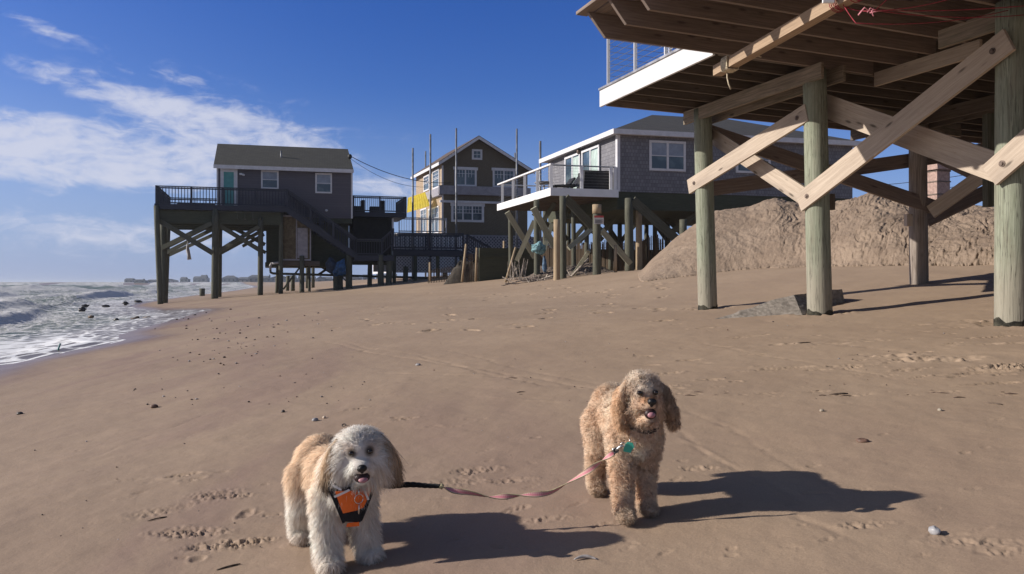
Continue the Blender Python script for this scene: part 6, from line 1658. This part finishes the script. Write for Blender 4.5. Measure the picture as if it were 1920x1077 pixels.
m.tube([h_ + Vector((-.035 + .07 * t, .012 * math.sin(t * 3.1) , .008 - .02 * (t - .5) ** 2)) for t in [i / 12 for i in range(13)]], [.0015 + .0045 * math.sin(3.1416 * i / 12) for i in range(13)], 8); tag(m.build('razor_shell', simple('grey_white_shell', (.42, .39, .38), .5, .2, 40), None, origin=h_), 'pale razor shell lying at the edge of the white dog shadow', 'shell')
def stick(x0, y0, x1, y1, r, lab):
    a, b = hit(x0, y0), hit(x1, y1); a.z += r * .4; b.z += r * .4; mdl = (a + b) / 2 + Vector((0, 0, .002)); m = MB(); m.tube([a, a.lerp(mdl, .5), mdl, mdl.lerp(b, .5), b], [r * .5, r, r * .9, r, r * .5], 7, wob=.15); tag(m.build('stick', simple('driftwood', (.13, .095, .07), .8, .3, 60), None, origin=a), lab, 'stick')
stick(276, 978, 313, 970, .003, 'short dark stick among the footprints left of the white dog')
stick(406, 1070, 451, 1058, .003, 'short dark stick near the bottom edge below the footprints')
stick(1488, 645, 1520, 643, .006, 'thin stick near the middle green pile'); stick(1555, 741, 1590, 739, .006, 'brown stick on the tide line'); stick(1845, 757, 1880, 760, .005, 'reddish stick by the right edge of the tide line')
m_twig = simple('dark_twig', (.10, .065, .05), .8, .3, 60); rq = random.Random(77); tw = None
for i in range(22):
    h_ = hit(rq.uniform(1210, 1910), 740 + rq.gauss(0, 4)) if i < 15 else hit(rq.uniform(950, 1250), rq.uniform(690, 745))
    if tw is None:
        m = MB(); m.tube([(-1, 0, 0), (-.3, .08, .06), (.4, -.06, .04), (1, .05, 0)], [.05, .09, .08, .03], 6, wob=.2); o = tw = m.build('wrack_twig', m_twig, None)
    else: o = tw.copy(); COL.objects.link(o)
    k_ = rq.uniform(.012, .038); o.scale = (k_, k_, k_); o.location = h_ + Vector((0, 0, .002)); o.rotation_euler = (0, 0, rq.uniform(-.5, .5)); tag(o, 'tiny dark twig of wrack lying on the smooth sand', 'twig', 'wrack twigs along the tide line')
rp_ = random.Random(33); gi = 0
def base_pebble(i):
    m = MB(); m.ell((0, 0, 0), (1, .75, .5), None, 8, 6, .4, i); return m.build('pebble', m_peb[i % 3 if i % 5 else 0], None)
bases = [base_pebble(i) for i in range(6)]
spots = []
for i in range(150):
    px = rp_.gauss(440, 85); py = rp_.gauss(625, 42)
    if i > 95: px, py = rp_.uniform(150, 640), rp_.uniform(640, 760)
    if px < 250 + (700 - py) * .3 or px < 60 or py < 578 or px > 900: continue
    spots.append((px, py, rp_.uniform(2.2, 6.0)))
for i in range(60): spots.append((rp_.uniform(640, 1880), rp_.uniform(600, 760), rp_.uniform(2, 4)))
for i in range(26): spots.append((rp_.uniform(60, 1000), rp_.uniform(760, 1040), rp_.uniform(2.5, 4.5)))
for i, (px, py, s_) in enumerate(spots):
    src = bases[i % 6]; o = src if i < 6 else src.copy()
    if i >= 6: COL.objects.link(o)
    h_ = hit(px, py); r = s_ / 2 / F * h_.y
    o.location = h_ + Vector((0, 0, r * .2)); o.scale = (r, r, r); o.rotation_euler = (0, 0, rp_.uniform(0, 6))
    tag(o, 'tiny dark pebble scattered over the open sand', 'pebble', 'small pebbles scattered over the sand')
m_rock = simple('wet_black_rock', (.035, .032, .03), .3, .3, 3, .6); m_rock2 = simple('brown_sea_rock', (.14, .095, .06), .5, .3, 3, .6)
def rock(px, py, d, wpx, hpx, mat, lab, seed):
    c = P(px, py, d); r = wpx / 2 / F * d; m = MB(); m.ell(c - Vector((0, 0, hpx / F * d * .45)), (r * .8, r * .7, hpx / F * d * .8), None, 20, 12, .55, seed); tag(m.build('shore_rock', mat, None, origin=c), lab, 'rock', 'rocks in the wash')
rock(154, 578, 34, 16, 6, m_rock, 'black wet rock farthest left in the surf', 1); rock(160, 572, 36, 16, 4, m_rock, 'low black rock just behind the leftmost rock', 2); rock(198, 573, 38, 18, 3, m_rock, 'flat dark rock in the foam right of the black ones', 3); rock(235, 567, 44, 14, 4, m_rock, 'dark rock farther out near the sand spit', 4)
rock(255, 597, 25, 24, 7, m_rock2, 'brown rounded rock at the water edge, left of the pair', 5); rock(277, 596, 25.3, 22, 6, m_rock2, 'brown rounded rock at the water edge, right of the pair', 6); rock(218, 598, 25, 12, 4, m_rock, 'small dark rock left of the brown pair', 7); rock(171, 593, 27, 14, 3, m_rock2, 'low olive rock half covered by foam', 8); rock(258, 564, 47, 18, 3, m_rock, 'flat stones at the tip of the sand spit', 9)
c = P(110, 655, 13.2); c.z = max(c.z, CZ - 1.25); m = MB(); m.tube([c - Vector((.02, 0, .1)), c + Vector((0, 0, .02)), c + Vector((.03, 0, .10))], .014, 7, wob=.1); tag(m.build('bottle_neck', simple('teal_plastic', (.05, .22, .22), .4, .1), None, origin=c), 'thin teal plastic piece sticking out of the foam', 'litter')
# ------------------------------------------------------------------ sea air
mh = bpy.data.materials.new('sea_haze'); mh.use_nodes = True; th = mh.node_tree; th.nodes.clear()
pv = th.nodes.new('ShaderNodeVolumePrincipled'); pv.inputs['Color'].default_value = (.80, .88, 1, 1); pv.inputs['Density'].default_value = .00034; pv.inputs['Anisotropy'].default_value = .3
oh = th.nodes.new('ShaderNodeOutputMaterial'); th.links.new(pv.outputs[0], oh.inputs['Volume'])
m = MB(); m.box(-9300, 9300, -9300, 9300, -16, 14.5); tag(m.build('haze', mh, None), 'thin pale sea haze', kind='stuff')
# strip the helper property from every object
for o in bpy.data.objects:
    if '_org' in o: del o['_org']
